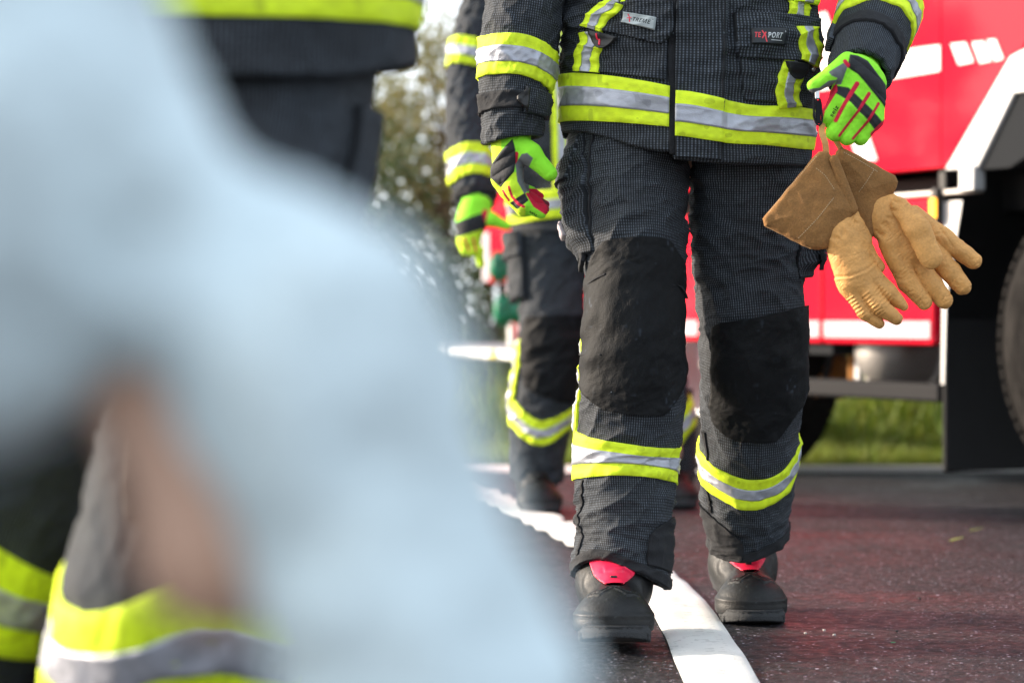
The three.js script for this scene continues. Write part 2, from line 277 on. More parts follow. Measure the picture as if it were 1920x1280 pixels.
// ---------------------------------------------------------------- implicit surfaces (hands, boots, gloves, bodies)
const smin = (a, b, k) => { const h = Math.max(k - Math.abs(a - b), 0) / k; return Math.min(a, b) - h * h * k * 0.25; };
function cap(x, y, z, a, b, ra, rb, fz = 1) {   // tapered capsule, optionally flattened in z
  const bx = b[0] - a[0], by = b[1] - a[1], bz = (b[2] - a[2]) * fz, ax = x - a[0], ay = y - a[1], az = (z - a[2]) * fz;
  const h = clamp((ax * bx + ay * by + az * bz) / (bx * bx + by * by + bz * bz + 1e-9));
  return Math.hypot(ax - bx * h, ay - by * h, az - bz * h) - (ra + (rb - ra) * h);
}
function nets(f, lo, hi, c, map, color) {   // surface nets; map(x, y, z) -> world point
  const nx = Math.ceil((hi[0] - lo[0]) / c) + 1, ny = Math.ceil((hi[1] - lo[1]) / c) + 1, nz = Math.ceil((hi[2] - lo[2]) / c) + 1, val = new Float32Array(nx * ny * nz), I = (i, j, k) => (k * ny + j) * nx + i;
  for (let k = 0; k < nz; k++) for (let j = 0; j < ny; j++) for (let i = 0; i < nx; i++) val[I(i, j, k)] = f(lo[0] + i * c, lo[1] + j * c, lo[2] + k * c);
  const vid = new Int32Array(nx * ny * nz).fill(-1), loc = [], pos = [], uv = [], col = [], idx = [], nor = [];
  const E = [[0, 1], [2, 3], [4, 5], [6, 7], [0, 2], [1, 3], [4, 6], [5, 7], [0, 4], [1, 5], [2, 6], [3, 7]];
  for (let k = 0; k < nz - 1; k++) for (let j = 0; j < ny - 1; j++) for (let i = 0; i < nx - 1; i++) {
    const s = []; let m = 0; for (let q = 0; q < 8; q++) { const v = val[I(i + (q & 1), j + (q >> 1 & 1), k + (q >> 2))]; s.push(v); if (v < 0) m |= 1 << q; }
    if (m === 0 || m === 255) continue;
    let x = 0, y = 0, z = 0, n = 0;
    for (const [a, b] of E) if ((s[a] < 0) !== (s[b] < 0)) { const t = s[a] / (s[a] - s[b]); x += (a & 1) + ((b & 1) - (a & 1)) * t; y += (a >> 1 & 1) + ((b >> 1 & 1) - (a >> 1 & 1)) * t; z += (a >> 2) + ((b >> 2) - (a >> 2)) * t; n++; }
    vid[I(i, j, k)] = loc.length / 3; loc.push(lo[0] + (i + x / n) * c, lo[1] + (j + y / n) * c, lo[2] + (k + z / n) * c);
  }
  const quad = (a, b, d, e, flip) => { if (a < 0 || b < 0 || d < 0 || e < 0) return; flip ? idx.push(a, d, b, b, d, e) : idx.push(a, b, d, b, e, d); };
  for (let k = 1; k < nz - 1; k++) for (let j = 1; j < ny - 1; j++) for (let i = 1; i < nx - 1; i++) {
    const v = val[I(i, j, k)] < 0;
    if (v !== val[I(i + 1, j, k)] < 0) quad(vid[I(i, j - 1, k - 1)], vid[I(i, j, k - 1)], vid[I(i, j - 1, k)], vid[I(i, j, k)], !v);
    if (v !== val[I(i, j + 1, k)] < 0) quad(vid[I(i - 1, j, k - 1)], vid[I(i, j, k - 1)], vid[I(i - 1, j, k)], vid[I(i, j, k)], v);
    if (v !== val[I(i, j, k + 1)] < 0) quad(vid[I(i - 1, j - 1, k)], vid[I(i, j - 1, k)], vid[I(i - 1, j, k)], vid[I(i, j, k)], !v);
  }
  const e = c * 0.6;
  for (let q = 0; q < loc.length; q += 3) {
    const x = loc[q], y = loc[q + 1], z = loc[q + 2], p = map(x, y, z); pos.push(p.x, p.y, p.z); uv.push(p.x + 0.35 * p.z, p.y - 0.35 * p.z);
    const gx = f(x + e, y, z) - f(x - e, y, z), gy = f(x, y + e, z) - f(x, y - e, z), gz = f(x, y, z + e) - f(x, y, z - e), l = Math.hypot(gx, gy, gz) || 1;
    if (color) col.push(...color(x, y, z, gx / l, gy / l, gz / l));
    const o = map(0, 0, 0), d = map(gx / l, gy / l, gz / l).sub(o).normalize(); nor.push(d.x, d.y, d.z);
  }
  const g = new THREE.BufferGeometry(); g.setAttribute('position', new THREE.Float32BufferAttribute(pos, 3)); g.setAttribute('uv', new THREE.Float32BufferAttribute(uv, 2)); g.setAttribute('normal', new THREE.Float32BufferAttribute(nor, 3));
  if (color) g.setAttribute('color', new THREE.Float32BufferAttribute(col, 3)); 
  // make the winding agree with the normals
  if (idx.length) { const A = i => V(pos[3 * i], pos[3 * i + 1], pos[3 * i + 2]); let s = 0; for (let q = 0; q < Math.min(idx.length, 300); q += 3) { const a = A(idx[q]), fn = A(idx[q + 1]).sub(a).cross(A(idx[q + 2]).sub(a)); s += Math.sign(fn.x * nor[3 * idx[q]] + fn.y * nor[3 * idx[q] + 1] + fn.z * nor[3 * idx[q] + 2]); } if (s < 0) for (let q = 0; q < idx.length; q += 3) { const h = idx[q + 1]; idx[q + 1] = idx[q + 2]; idx[q + 2] = h; } }
  g.setIndex(idx); return g;
}
const inPoly = (P, x, y) => { let r = false; for (let i = 0, j = P.length - 1; i < P.length; j = i++) if ((P[i][1] > y) !== (P[j][1] > y) && x < (P[j][0] - P[i][0]) * (y - P[i][1]) / (P[j][1] - P[i][1]) + P[i][0]) r = !r; return r; };
const segD = (x, y, a, b) => { const bx = b[0] - a[0], by = b[1] - a[1], h = clamp(((x - a[0]) * bx + (y - a[1]) * by) / (bx * bx + by * by + 1e-9)); return Math.hypot(x - a[0] - bx * h, y - a[1] - by * h); };
const lineD = (P, x, y) => { let d = 1e9; for (let i = 1; i < P.length; i++) d = Math.min(d, segD(x, y, P[i - 1], P[i])); return d; };
const polyD = (P, x, y) => { const d = Math.min(lineD(P, x, y), segD(x, y, P[P.length - 1], P[0])); return inPoly(P, x, y) ? -d : d; };
const frameAt = (D, k = D / F) => (x, y, z) => V((x - 960) * k, CAMH + (HZ - y) * k, -D + z * k);   // pixels at depth D, z towards the viewer
// a printed mark laid on an implicit surface: corners in pixels, tex shows the print
function decal(f, map, corners, z0, m, lift = 0.6, n = 8) {
  const pos = [], uv = [], idx = [];
  for (let j = 0; j <= n; j++) for (let i = 0; i <= n; i++) {
    const a = i / n, b = j / n, x = lerp(lerp(corners[0][0], corners[1][0], a), lerp(corners[3][0], corners[2][0], a), b), y = lerp(lerp(corners[0][1], corners[1][1], a), lerp(corners[3][1], corners[2][1], a), b);
    let z = z0; for (let s = 0; s < 60; s++) { const d = f(x, y, z); if (d < lift) break; z -= Math.max(0.2, (d - lift) * 0.7); }
    const p = map(x, y, z); pos.push(p.x, p.y, p.z); uv.push(a, 1 - b);
  }
  for (let j = 0; j < n; j++) for (let i = 0; i < n; i++) { const a = j * (n + 1) + i; idx.push(a, a + n + 1, a + 1, a + 1, a + n + 1, a + n + 2); }
  return geo(pos, uv, idx);
}

// ---------------------------------------------------------------- setting: road, verge, hedge trees
const EDGE = -9.2;                                   // far edge of the carriageway
{
  const sheet = (x0, x1, z0, z1, y, nx = 1, nz = 1, rel = null) => {
    const pos = [], uv = [], idx = [];
    for (let j = 0; j <= nz; j++) for (let i = 0; i <= nx; i++) { const x = lerp(x0, x1, i / nx), z = lerp(z0, z1, j / nz); pos.push(x, y + (rel ? rel(x, z) : 0), z); uv.push(x, -z); }
    for (let j = 0; j < nz; j++) for (let i = 0; i < nx; i++) { const a = j * (nx + 1) + i; idx.push(a, a + 1, a + nx + 1, a + 1, a + nx + 2, a + nx + 1); }
    const g = geo(pos, uv, idx); const n = g.attributes.normal; if (n.getY(0) < 0) { const id = g.index.array; for (let q = 0; q < id.length; q += 3) { const h = id[q + 1]; id[q + 1] = id[q + 2]; id[q + 2] = h; } g.computeVertexNormals(); } return g;
  };
  tag(mesh('road', sheet(-40, 40, EDGE, 12, 0), M.road), 'dark damp asphalt road with pale grit', 'road', null, 'structure');
  tag(mesh('edge_line', sheet(-40, 40, EDGE + 0.01, EDGE + 0.42, 0.004), M.paint), 'white painted line along the far edge of the road', 'road marking', null, 'structure');
  tag(mesh('ground', sheet(-150, 150, -200, EDGE, -0.006, 60, 60, (x, z) => z < EDGE - 1 ? 0.06 * N3(x * 0.4, 0, z * 0.4) - 0.02 : 0), M.soil), 'rough grassy ground beyond the road', 'ground', null, 'structure');

  // grass: bent blades, nobody could count them
  const r = rng(31), blade = () => {
    const pos = [], uv = [], idx = [];
    for (let b = 0; b < 7; b++) {
      const a = r() * 6.28, h = 0.16 + 0.22 * r(), w = 0.006 + 0.004 * r(), bend = 0.07 + 0.2 * r(), x = (r() - 0.5) * 0.12, z = (r() - 0.5) * 0.12, o = pos.length / 3;
      for (let k = 0; k <= 3; k++) { const t = k / 3, cx = x + Math.cos(a) * bend * t * t, cz = z + Math.sin(a) * bend * t * t, ww = w * (1 - t * 0.9); pos.push(cx - Math.sin(a) * ww, h * t, cz + Math.cos(a) * ww, cx + Math.sin(a) * ww, h * t, cz - Math.cos(a) * ww); uv.push(0, t, 1, t); if (k) idx.push(o + 2 * k - 2, o + 2 * k - 1, o + 2 * k, o + 2 * k - 1, o + 2 * k + 1, o + 2 * k); }
    }
    return geo(pos, uv, idx);
  };
  M.grass.forEach((m, q) => {
    const n = 9000, g = new THREE.InstancedMesh(blade(), m, n), X = new THREE.Matrix4(), Q = new THREE.Quaternion(), c = new THREE.Color();
    for (let i = 0; i < n; i++) {
      const z = EDGE - 0.08 - Math.pow(r(), 1.6) * 5.5, x = -3.2 + r() * 7.2, k = (0.25 + 0.75 * sstep(EDGE - 0.7, EDGE - 1.6, z)) * (0.6 + 0.7 * r() + 0.35 * N3(x * 0.8, q, z * 0.8));
      X.compose(V(x, -0.01, z), Q.setFromAxisAngle(V(0, 1, 0), r() * 6.28), V(k, k * (0.5 + 0.45 * r()), k)); g.setMatrixAt(i, X); const t = 0.75 + 0.5 * r(); g.setColorAt(i, c.setRGB(t * (0.9 + 0.5 * r()), t, t * 0.8));
    }
    g.name = numbered('grass'); g.castShadow = g.receiveShadow = true; scene.add(g);
    tag(g, q ? 'pale green grass blades on the verge beyond the road edge' : 'deep green grass blades on the verge beyond the road edge', 'grass', null, 'stuff');
  });

  // leafy trees: trunk, limbs and a crown of separate leaves in clumps
  function leafMass(seed, H, Rd, n, low, leaf = 0.055, dense = 1) {
    const q = rng(seed), pos = [], idx = [], uv = [], clumps = [];
    const nc = Math.round(46 * dense);
    for (let i = 0; i < nc; i++) { const y = low + (H - low) * Math.pow(q(), 0.8), k = Math.sin(Math.PI * clamp((y - low) / (H - low) * 0.8 + 0.16)), a = q() * 6.28, rr = Rd * k * Math.sqrt(q()); clumps.push([Math.cos(a) * rr, y, Math.sin(a) * rr, 0.22 + 0.4 * q()]); }
    for (let i = 0; i < n; i++) {
      const c = clumps[Math.floor(q() * nc)], a = q() * 6.28, b = Math.acos(2 * q() - 1), rr = c[3] * (0.35 + 0.75 * Math.pow(q(), 0.6));
      const p = V(c[0] + rr * Math.sin(b) * Math.cos(a), c[1] + rr * 0.8 * Math.cos(b), c[2] + rr * Math.sin(b) * Math.sin(a));
      const d = V(q() - 0.5, q() - 0.7, q() - 0.5).normalize(), s = V(q() - 0.5, q() - 0.5, q() - 0.5).cross(d).normalize(), nn = d.clone().cross(s), l = leaf * (0.6 + 0.9 * q()), w = l * 0.42, o = pos.length / 3;
      const m = p.clone().addScaledVector(d, l * 0.5).addScaledVector(nn, l * 0.1), e = p.clone().addScaledVector(d, l);
      const L = m.clone().addScaledVector(s, w), Rr = m.clone().addScaledVector(s, -w);
      for (const v of [p, L, e, Rr]) pos.push(v.x, v.y, v.z); uv.push(0, 0, 0, 1, 1, 1, 1, 0); idx.push(o, o + 1, o + 2, o, o + 2, o + 3);
    }
    return { g: geo(pos, uv, idx), clumps };
  }
  function limbs(seed, H, Rd, clumps) {
    const q = rng(seed), gs = [], tube = (pts, r0, r1) => { const cv = new THREE.CatmullRomCurve3(pts), g = new THREE.TubeGeometry(cv, 10, 1, 7, false), P = g.attributes.position; for (let i = 0; i <= 10; i++) { const c = cv.getPointAt(i / 10), rr = lerp(r0, r1, i / 10); for (let j = 0; j <= 7; j++) { const k = i * 8 + j; P.setXYZ(k, c.x + (P.getX(k) - c.x) * rr, c.y + (P.getY(k) - c.y) * rr, c.z + (P.getZ(k) - c.z) * rr); } } g.computeVertexNormals(); return g; };
    gs.push(tube([V(0, -0.1, 0), V(0.05 * q(), H * 0.3, 0), V(-0.1 * q(), H * 0.6, 0.08), V(0.05, H * 0.93, 0)], 0.035 * H * 0.45, 0.012));
    for (const c of clumps.slice(0, 26)) gs.push(tube([V(0, Math.max(0.2, c[1] * 0.55), 0), V(c[0] * 0.45, c[1] * 0.82, c[2] * 0.45), V(c[0], c[1] + 0.05, c[2])], 0.022, 0.006));
    return mergeGeometries(gs);
  }
  const protos = [leafMass(3, 3.3, 1.35, 4300, 0.2, 0.07), leafMass(8, 2.6, 1.2, 5200, 0.15, 0.06, 1.2), leafMass(15, 5.6, 1.9, 9000, 0.6, 0.085, 1.6)].map((m, i) => ({ leaf: m.g, wood: limbs(40 + i, [3.3, 2.6, 5.6][i], 1, m.clumps) }));
  const spots = [   // x, z, kind, size, leaf tone, label
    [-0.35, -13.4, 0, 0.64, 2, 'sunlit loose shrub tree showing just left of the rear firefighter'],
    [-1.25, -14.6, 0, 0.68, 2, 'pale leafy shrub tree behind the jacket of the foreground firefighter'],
    [0.35, -13.3, 1, 0.62, 0, 'low dark green bush behind the tail step of the red truck'],
    [-0.12, -12.3, 1, 0.42, 0, 'knee-high dark bush just above the tail step of the truck'],
    [-0.75, -12.6, 1, 0.56, 0, 'low dark green bush beyond the left end of the tail step'],
    [1.75, -13.4, 1, 0.55, 0, 'dark bush seen beneath the truck chassis'],
    [3.1, -13.1, 1, 0.5, 1, 'green bush seen under the truck near the mud flap'],
    [-11, -17.4, 2, 0.9, 1, 'leafy roadside tree squeezed between two taller ones on the left'],
    [-15.8, -17.8, 2, 0.95, 1, 'roadside tree next to the lower one at the left end'],
    [-6, -16.8, 2, 0.85, 0, 'roadside tree left of the sunlit shrubs, next to the nearest'],
    [-4.2, -14.6, 2, 0.8, 1, 'leafy roadside tree farthest right of those off to the left'],
    [-8.6, -17.5, 2, 0.95, 0, 'tall dense roadside tree among those off to the left'],
    [-13, -17, 2, 1.0, 1, 'broad roadside tree on the far left verge'],
    [-18.5, -18, 2, 0.82, 0, 'lower roadside tree at the left end of the row'],
  ];
  spots.forEach(([x, z, k, s, tone, label], i) => {
    const t = thing(k === 1 ? 'bush' : 'tree', label, k === 1 ? 'bush' : 'tree', V(x, -0.03, z), k === 1 ? 'bushes on the verge' : 'trees along the verge');
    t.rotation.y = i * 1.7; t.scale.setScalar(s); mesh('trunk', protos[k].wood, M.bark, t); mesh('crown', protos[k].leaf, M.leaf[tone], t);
  });
  // far wood behind everything
  const fw = [];
  for (let i = 0; i < 60; i++) { const g = protos[2].leaf.clone(); g.deleteAttribute('normal'); if (i > 15) break; g.scale(2.2, 1.25, 1.6); g.rotateY(i * 2.1); g.translate(10 + i * 5.2, 0, -42 + 3 * Math.sin(i * 3)); fw.push(g); }
  const wood = mesh('far_wood', mergeGeometries(fw), M.leaf[0]); wood.geometry.computeVertexNormals(); tag(wood, 'dark far-off wood behind the fire truck', 'wood', null, 'stuff');
}

// ---------------------------------------------------------------- fire hose lying flat
{
  const line = [[1425, 1420], [1352, 1280], [1300, 1182], [1248, 1110], [1180, 1058], [1105, 1022], [1040, 992], [985, 966], [925, 941], [870, 920], [790, 902]].map(p => G(...p));
  const cv = new THREE.CatmullRomCurve3(line), n = 260, m = 10, pos = [], uv = [], idx = [], L = cv.getLength();
  const prof = []; for (let i = 0; i <= m; i++) prof.push([i / m * 2 - 1, 1]); for (let i = m; i >= 0; i--) prof.push([i / m * 2 - 1, 0]);
  for (let j = 0; j <= n; j++) {
    const t = j / n, p = cv.getPointAt(t), d = cv.getTangentAt(t), s = V(-d.z, 0, d.x).normalize().negate(), far = sstep(0.32, 0.6, t);
    for (const [a, topSide] of prof) {
      const ruf = far * (0.5 + 0.5 * Math.sin(t * L * 26 + 2.2 * N3(t * 9, 1, 0))) * Math.pow(Math.abs(a), 2) * (a < 0 ? 1 : 0.5), y = 0.003 + topSide * (0.0065 - 0.0045 * a * a * a * a) + ruf * 0.011 + 0.0015 * N3(t * L * 3, a, 4);
      const w = 0.059 * (1 + 0.02 * N3(t * L * 2, 7, 0)) + far * a * 0.004 * Math.sin(t * L * 31); const q = p.clone().addScaledVector(s, a * w); pos.push(q.x, y, q.z); uv.push(a * 0.06, t * L);
    }
  }
  const w = prof.length; for (let j = 0; j < n; j++) for (let i = 0; i < w; i++) { const a = j * w + i, b = j * w + (i + 1) % w; idx.push(a, b, a + w, b, b + w, a + w); }
  tag(mesh('fire_hose', geo(pos, uv, idx), M.hose), 'flat empty white fire hose curving along the asphalt past the boots', 'hose');
}

// ---------------------------------------------------------------- fire truck
{
  const ANG = 26.5 * Math.PI / 180, P0 = V(1.48, 0, -7.2);
  const ax = V(Math.sin(ANG), 0, Math.cos(ANG));
  const T = (px, py, w = 0) => {   // where the side plane (w metres proud of it) is seen at (px, py): [u along, v up]
    const o = P0.clone().addScaledVector(V(-ax.z, 0, ax.x), w), dx = (px - 960) / F, dy = (HZ - py) / F, u = (-o.z * dx - o.x) / (ax.x + ax.z * dx), D = -(o.z + u * ax.z); return [u, CAMH + dy * D];
  };
  const t = thing('fire_truck', 'red fire truck with white stripes parked behind the firefighters', 'fire truck', P0); t.rotation.y = -Math.PI / 2 + ANG; t.updateMatrixWorld(true);
  const box = (name, x0, x1, y0, y1, z0, z1, m, parent = t, r = 0.008) => { const g = new RoundedBoxGeometry(x1 - x0, y1 - y0, z1 - z0, 2, Math.min(r, (x1 - x0) / 3, (y1 - y0) / 3, (z1 - z0) / 3)); g.translate((x0 + x1) / 2, (y0 + y1) / 2, (z0 + z1) / 2); return mesh(name, g, m, parent); };
  const poly = (name, pts, z, depth, m, parent = t, bevel = 0.004) => { const g = new THREE.ExtrudeGeometry(new THREE.Shape(pts.map(p => new THREE.Vector2(...p))), { depth, bevelEnabled: bevel > 0, bevelSize: bevel, bevelThickness: bevel, bevelSegments: 2 }); g.translate(0, 0, z); return mesh(name, g, m, parent); };
  const rear = T(948, 500)[0], seam = T(1765, 200)[0], LOW = 1.035, TOP = 3.0, pb = T(1752, 640)[0];
  // upper body: painted panels with seams between them
  const cuts = [rear, rear + 1.15, T(1520, 200)[0], seam];
  for (let i = 0; i < 3; i++) poly('body_panel', [[cuts[i] + 0.006, LOW], [cuts[i + 1] - 0.004, LOW], [cuts[i + 1] - 0.004, TOP], [cuts[i] + 0.006, TOP]], -0.05, 0.046, M.red);
  const A0 = T(1783, 303), A1 = T(1905, 108), A2 = T(1935, 60);
  poly('body_panel', [[seam + 0.004, LOW], [A0[0], LOW], [A2[0], A2[1]], [A2[0] + 0.9, A2[1] + 0.12], [A2[0] + 0.9, TOP], [seam + 0.004, TOP]], -0.05, 0.046, M.red);
  // wheel arch trim: white diagonal strip with a grey return inside it
  const B0 = T(1845, 302), B1 = T(1922, 152);
  poly('arch_trim', [[A0[0], LOW - 0.012], [B0[0] - 0.01, LOW - 0.012], [B1[0] - 0.03, B1[1] - 0.03], [B1[0] + 0.8, B1[1] - 0.03], [B1[0] + 0.8, A1[1] + 0.2], [A1[0], A1[1]]], -0.03, 0.045, M.white);
  poly('arch_lining', [[B0[0] - 0.01, LOW - 0.02], [B0[0] + 0.13, LOW - 0.02], [B1[0] + 0.07, B1[1] - 0.2], [B1[0] + 0.8, B1[1] - 0.2], [B1[0] + 0.8, B1[1] - 0.03], [B1[0] - 0.03, B1[1] - 0.03]], -0.05, 0.05, M.greyPlastic);
  box('body_core', rear + 0.02, 1.9, LOW + 0.02, TOP, -2.1, -0.07, M.blackPlastic);
  box('rear_panel', rear - 0.02, rear + 0.015, LOW, TOP, -2.08, -0.06, M.red);
  // decals in white film
  const dec = (name, px, m = M.white, w = 0.003) => { const pts = px.map(p => T(p[0], p[1])); return poly(name, pts, 0.0005, 0.0015, m, t, 0); };
  dec('white_stripe', [[1440, 186], [1764, 133], [1764, 84], [1440, 128]]);
  dec('white_stripe', [[1520, 30], [1550, 22], [1646, 300], [1610, 303]]);
  for (const [a, b, c, d] of [[1784, 82, 1812, 79], [1824, 79, 1846, 77], [1852, 75, 1868, 73]]) dec('white_dash', [[a, b], [c, d], [c + 15, d + 37], [a + 15, b + 40]]);
  // gap and drip rail, lower locker panel
  box('drip_rail', T(1560, 350)[0], T(1832, 345)[0], 0.945, 0.962, -0.03, 0.006, M.tank);
  box('rail_bracket', T(1812, 320)[0], T(1840, 350)[0], 0.95, 1.03, -0.02, 0.03, M.alu);
  box('frame_beam', rear + 0.05, 0.3, 0.9, 1.03, -0.9, -0.25, M.blackPlastic);
  const p0 = T(1316, 600)[0], pm = T(1545, 600)[0];
  const lockers = [[rear + 0.12, p0 - 0.008], [p0, pm - 0.006], [pm, pb]];
  for (const [a, b] of lockers) {
    const q = box('locker_panel', a, b, 0.48, 0.94, -0.45, 0.004, M.red, t, 0.012);
    box('retro_strip', a + 0.01, b - 0.012, 0.5, 0.555, 0.002, 0.0075, M.retro, q, 0.002);
  }
  poly('arch_post', [[T(1763, 640)[0], 0.36], [T(1768, 640)[0], 0.36], [T(1772, 500)[0], 0.62], [T(1802, 352)[0], 0.925], [T(1768, 352)[0], 0.925]], -0.008, 0.003, M.white, t, 0);
  const ml = box('marker_lamp', T(1757, 390)[0], T(1769, 390)[0], T(1760, 420)[1], T(1760, 352)[1], 0.0, 0.025, M.blackPlastic);
  box('marker_light_lens', T(1759, 390)[0], T(1768, 390)[0], T(1760, 410)[1], T(1760, 372)[1], 0.02, 0.034, M.amber, ml, 0.004);
  // lettering fragments of white film on the lower panel
  dec('white_mark', [[1652, 500], [1662, 498], [1700, 560], [1690, 566]].map(p => p));
  // chassis, tanks and pipes under the lockers
  box('chassis_rail', rear + 0.1, 1.6, 0.55, 0.8, -1.25, -1.15, M.chassis); box('chassis_rail', rear + 0.1, 1.6, 0.55, 0.8, -0.8, -0.7, M.chassis);
  box('underrun_bar', T(1490, 750, -0.05)[0], T(1765, 750, -0.05)[0], 0.30, 0.36, -0.1, -0.04, M.chassis, t, 0.012);
  const cyl = (name, x, y, z, r, l, m, axis = 'z', parent = t, seg = 28) => { const g = new THREE.CylinderGeometry(r, r, l, seg); if (axis === 'z') g.rotateX(Math.PI / 2); if (axis === 'x') g.rotateZ(Math.PI / 2); g.translate(x, y, z); return mesh(name, g, m, parent); };
  { const g = new THREE.CapsuleGeometry(0.13, 0.5, 8, 24); g.rotateX(Math.PI / 2); g.translate(T(1722, 690, -0.3)[0], 0.46, -0.45); mesh('air_tank', g, M.tank, t); const h = new THREE.TorusGeometry(0.132, 0.012, 6, 30); h.translate(T(1722, 690, -0.3)[0], 0.46, -0.3); mesh('tank_strap', h, M.alu, t); }
  { const g = new THREE.CylinderGeometry(0.09, 0.075, 0.24, 20); g.rotateZ(0.3); g.translate(T(1548, 720, -0.3)[0], 0.4, -0.3); mesh('spring_cylinder', g, M.rust, t); }
  box('battery_box', T(1500, 680)[0], T(1548, 680)[0], 0.44, 0.5, -0.4, -0.03, M.greyPlastic);
  for (const [px, r, m] of [[1590, 0.016, M.alu], [1605, 0.022, M.tank], [1632, 0.02, M.blackPlastic], [1655, 0.025, M.chassis], [1575, 0.02, M.rust]]) cyl('pipe', T(px, 690, -0.2)[0], 0.44, -0.2 - r * 3, r, 0.2, m, 'y');
  for (const [px, tilt] of [[1668, 0.5], [1562, -0.4], [1640, 0.3]]) { const g = new THREE.CylinderGeometry(0.012, 0.012, 0.3, 10); g.rotateZ(tilt); g.translate(T(px, 690, -0.25)[0], 0.46, -0.25); mesh('hose_line', g, M.blackPlastic, t); }
  // wheels
  function wheel(x, z, R, steer, name = 'wheel') {
    const g = new THREE.Group(); g.name = name; g.position.set(x, R, z); g.rotation.y = steer; t.add(g); g.updateWorldMatrix(true, false);
    const hw = 0.15, rim = R * 0.565, pts = [[rim, -hw * 0.8], [rim + 0.05, -hw], [R - 0.07, -hw], [R - 0.015, -hw * 0.86], [R, -hw * 0.7], [R, hw * 0.7], [R - 0.015, hw * 0.86], [R - 0.07, hw], [rim + 0.1, hw * 1.02], [rim + 0.04, hw], [rim, hw * 0.8]].map(p => new THREE.Vector2(...p));
    const ty = new THREE.LatheGeometry(pts, 90); ty.rotateX(Math.PI / 2); const tm = mesh('tyre', ty, M.tyre, g);
    const lug = []; for (let i = 0; i < 76; i++) for (const s of [-1, 1]) { const b = new RoundedBoxGeometry(0.034, 0.016, hw * 0.6, 1, 0.003); b.translate(0, R - 0.002, s * hw * 0.56); b.rotateZ((i + (s > 0 ? 0.5 : 0)) / 76 * 2 * Math.PI); lug.push(b); } mesh('tread', mergeGeometries(lug), M.tyre, tm);
    const rp = [[0.03, 0.0], [0.1, 0.02], [0.12, 0.06], [rim * 0.55, 0.03], [rim * 0.85, -0.02], [rim * 0.93, 0.06], [rim, hw * 0.86], [rim + 0.012, hw * 0.92], [rim + 0.012, hw * 0.7], [rim - 0.01, -hw]].map(p => new THREE.Vector2(...p));
    const rg = new THREE.LatheGeometry(rp, 70); rg.rotateX(Math.PI / 2); const rm = mesh('rim', rg, M.alu, g);
    for (let i = 0; i < 10; i++) { const a = i / 10 * 2 * Math.PI; const b = new THREE.CylinderGeometry(0.014, 0.016, 0.05, 6); b.rotateX(Math.PI / 2); b.translate(Math.cos(a) * 0.165, Math.sin(a) * 0.165, 0.06); mesh('wheel_nut', b, M.steel, rm); const hgeo = new THREE.CylinderGeometry(0.03, 0.03, 0.02, 14); hgeo.rotateX(Math.PI / 2); hgeo.translate(Math.cos(a + 0.31) * rim * 0.74, Math.sin(a + 0.31) * rim * 0.74, 0.012); mesh('hand_hole', hgeo, M.blackPlastic, rm); }
    return g;
  }
  wheel(0.47, -0.19, 0.5, 0.22); wheel(T(1300, 800)[0], -0.2, 0.49, 0); wheel(0.47, -1.85, 0.5, 0.22); wheel(T(1300, 800)[0], -1.85, 0.49, 0);
  // mud flap stands across the truck behind the front wheel
  { const g = new RoundedBoxGeometry(0.02, 0.92, 0.46, 3, 0.009); const u = T(1765, 880, -0.02)[0]; g.translate(u, 0.085 + 0.46, -0.03 - 0.23); mesh('mud_flap', g, M.flap, t); box('arch_back', u - 0.03, u + 0.01, 0.55, 1.5, -0.62, -0.03, M.blackPlastic); box('arch_inner', u, 1.3, 0.5, 1.7, -0.7, -0.6, M.blackPlastic); box('arch_roof', u, 1.3, 1.62, 1.7, -0.66, -0.06, M.blackPlastic); }
  // rear end: corner box, step, hose couplings
  const uE = rear;
  const cb = box('corner_locker', T(914, 450)[0], T(966, 450)[0], 0.71, 1.1, -0.2, 0.02, M.red, t, 0.02); box('retro_strip', T(913, 450)[0], T(926, 450)[0], 0.72, 0.93, -0.19, 0.024, M.retro, cb, 0.002);
  box('grab_pole', uE - 0.13, uE - 0.1, 0.6, 2.6, -0.06, -0.03, M.chassis); box('step_post', uE + 0.01, uE + 0.05, 0.44, 0.72, -0.06, 0.0, M.white);
  { const st = box('tail_step', T(775, 670)[0], uE + 0.12, 0.385, 0.43, -0.5, 0.02, M.alu, t, 0.01); for (let i = 0; i < 18; i++) box('step_rib', uE - 0.85 + i * 0.05, uE - 0.835 + i * 0.05, 0.43, 0.437, -0.48, 0.0, M.alu, st, 0.002); box('step_end', uE - 0.6, uE - 0.58, 0.37, 0.435, -0.51, 0.024, M.chassis, st, 0.003); box('step_reflector', uE - 0.12, uE - 0.05, 0.392, 0.424, 0.02, 0.028, M.yellow, st, 0.003); box('step_edge', T(775, 670)[0], uE - 0.6, 0.43, 0.445, -0.5, 0.022, M.white, st, 0.003); }
  for (const [px, py] of [[946, 500], [954, 582]]) {   // capped couplings that point backwards
    const c = new THREE.Group(); c.name = 'hose_coupling'; const [u, v] = T(px, py, 0.1); c.position.set(u, v, 0.1); c.rotation.y = -0.5; t.add(c); c.updateWorldMatrix(true, false);
    const pr = [[0.0, 0.06], [0.03, 0.062], [0.045, 0.05], [0.052, 0.05], [0.055, 0.04], [0.055, 0.01], [0.048, 0.005], [0.048, -0.02], [0.055, -0.025], [0.055, -0.05], [0.04, -0.06], [0.04, -0.16]].map(p => new THREE.Vector2(...p));
    const g = new THREE.LatheGeometry(pr, 30); g.rotateX(Math.PI / 2); const cap0 = mesh('coupling_cap', g, M.greenCap, c);
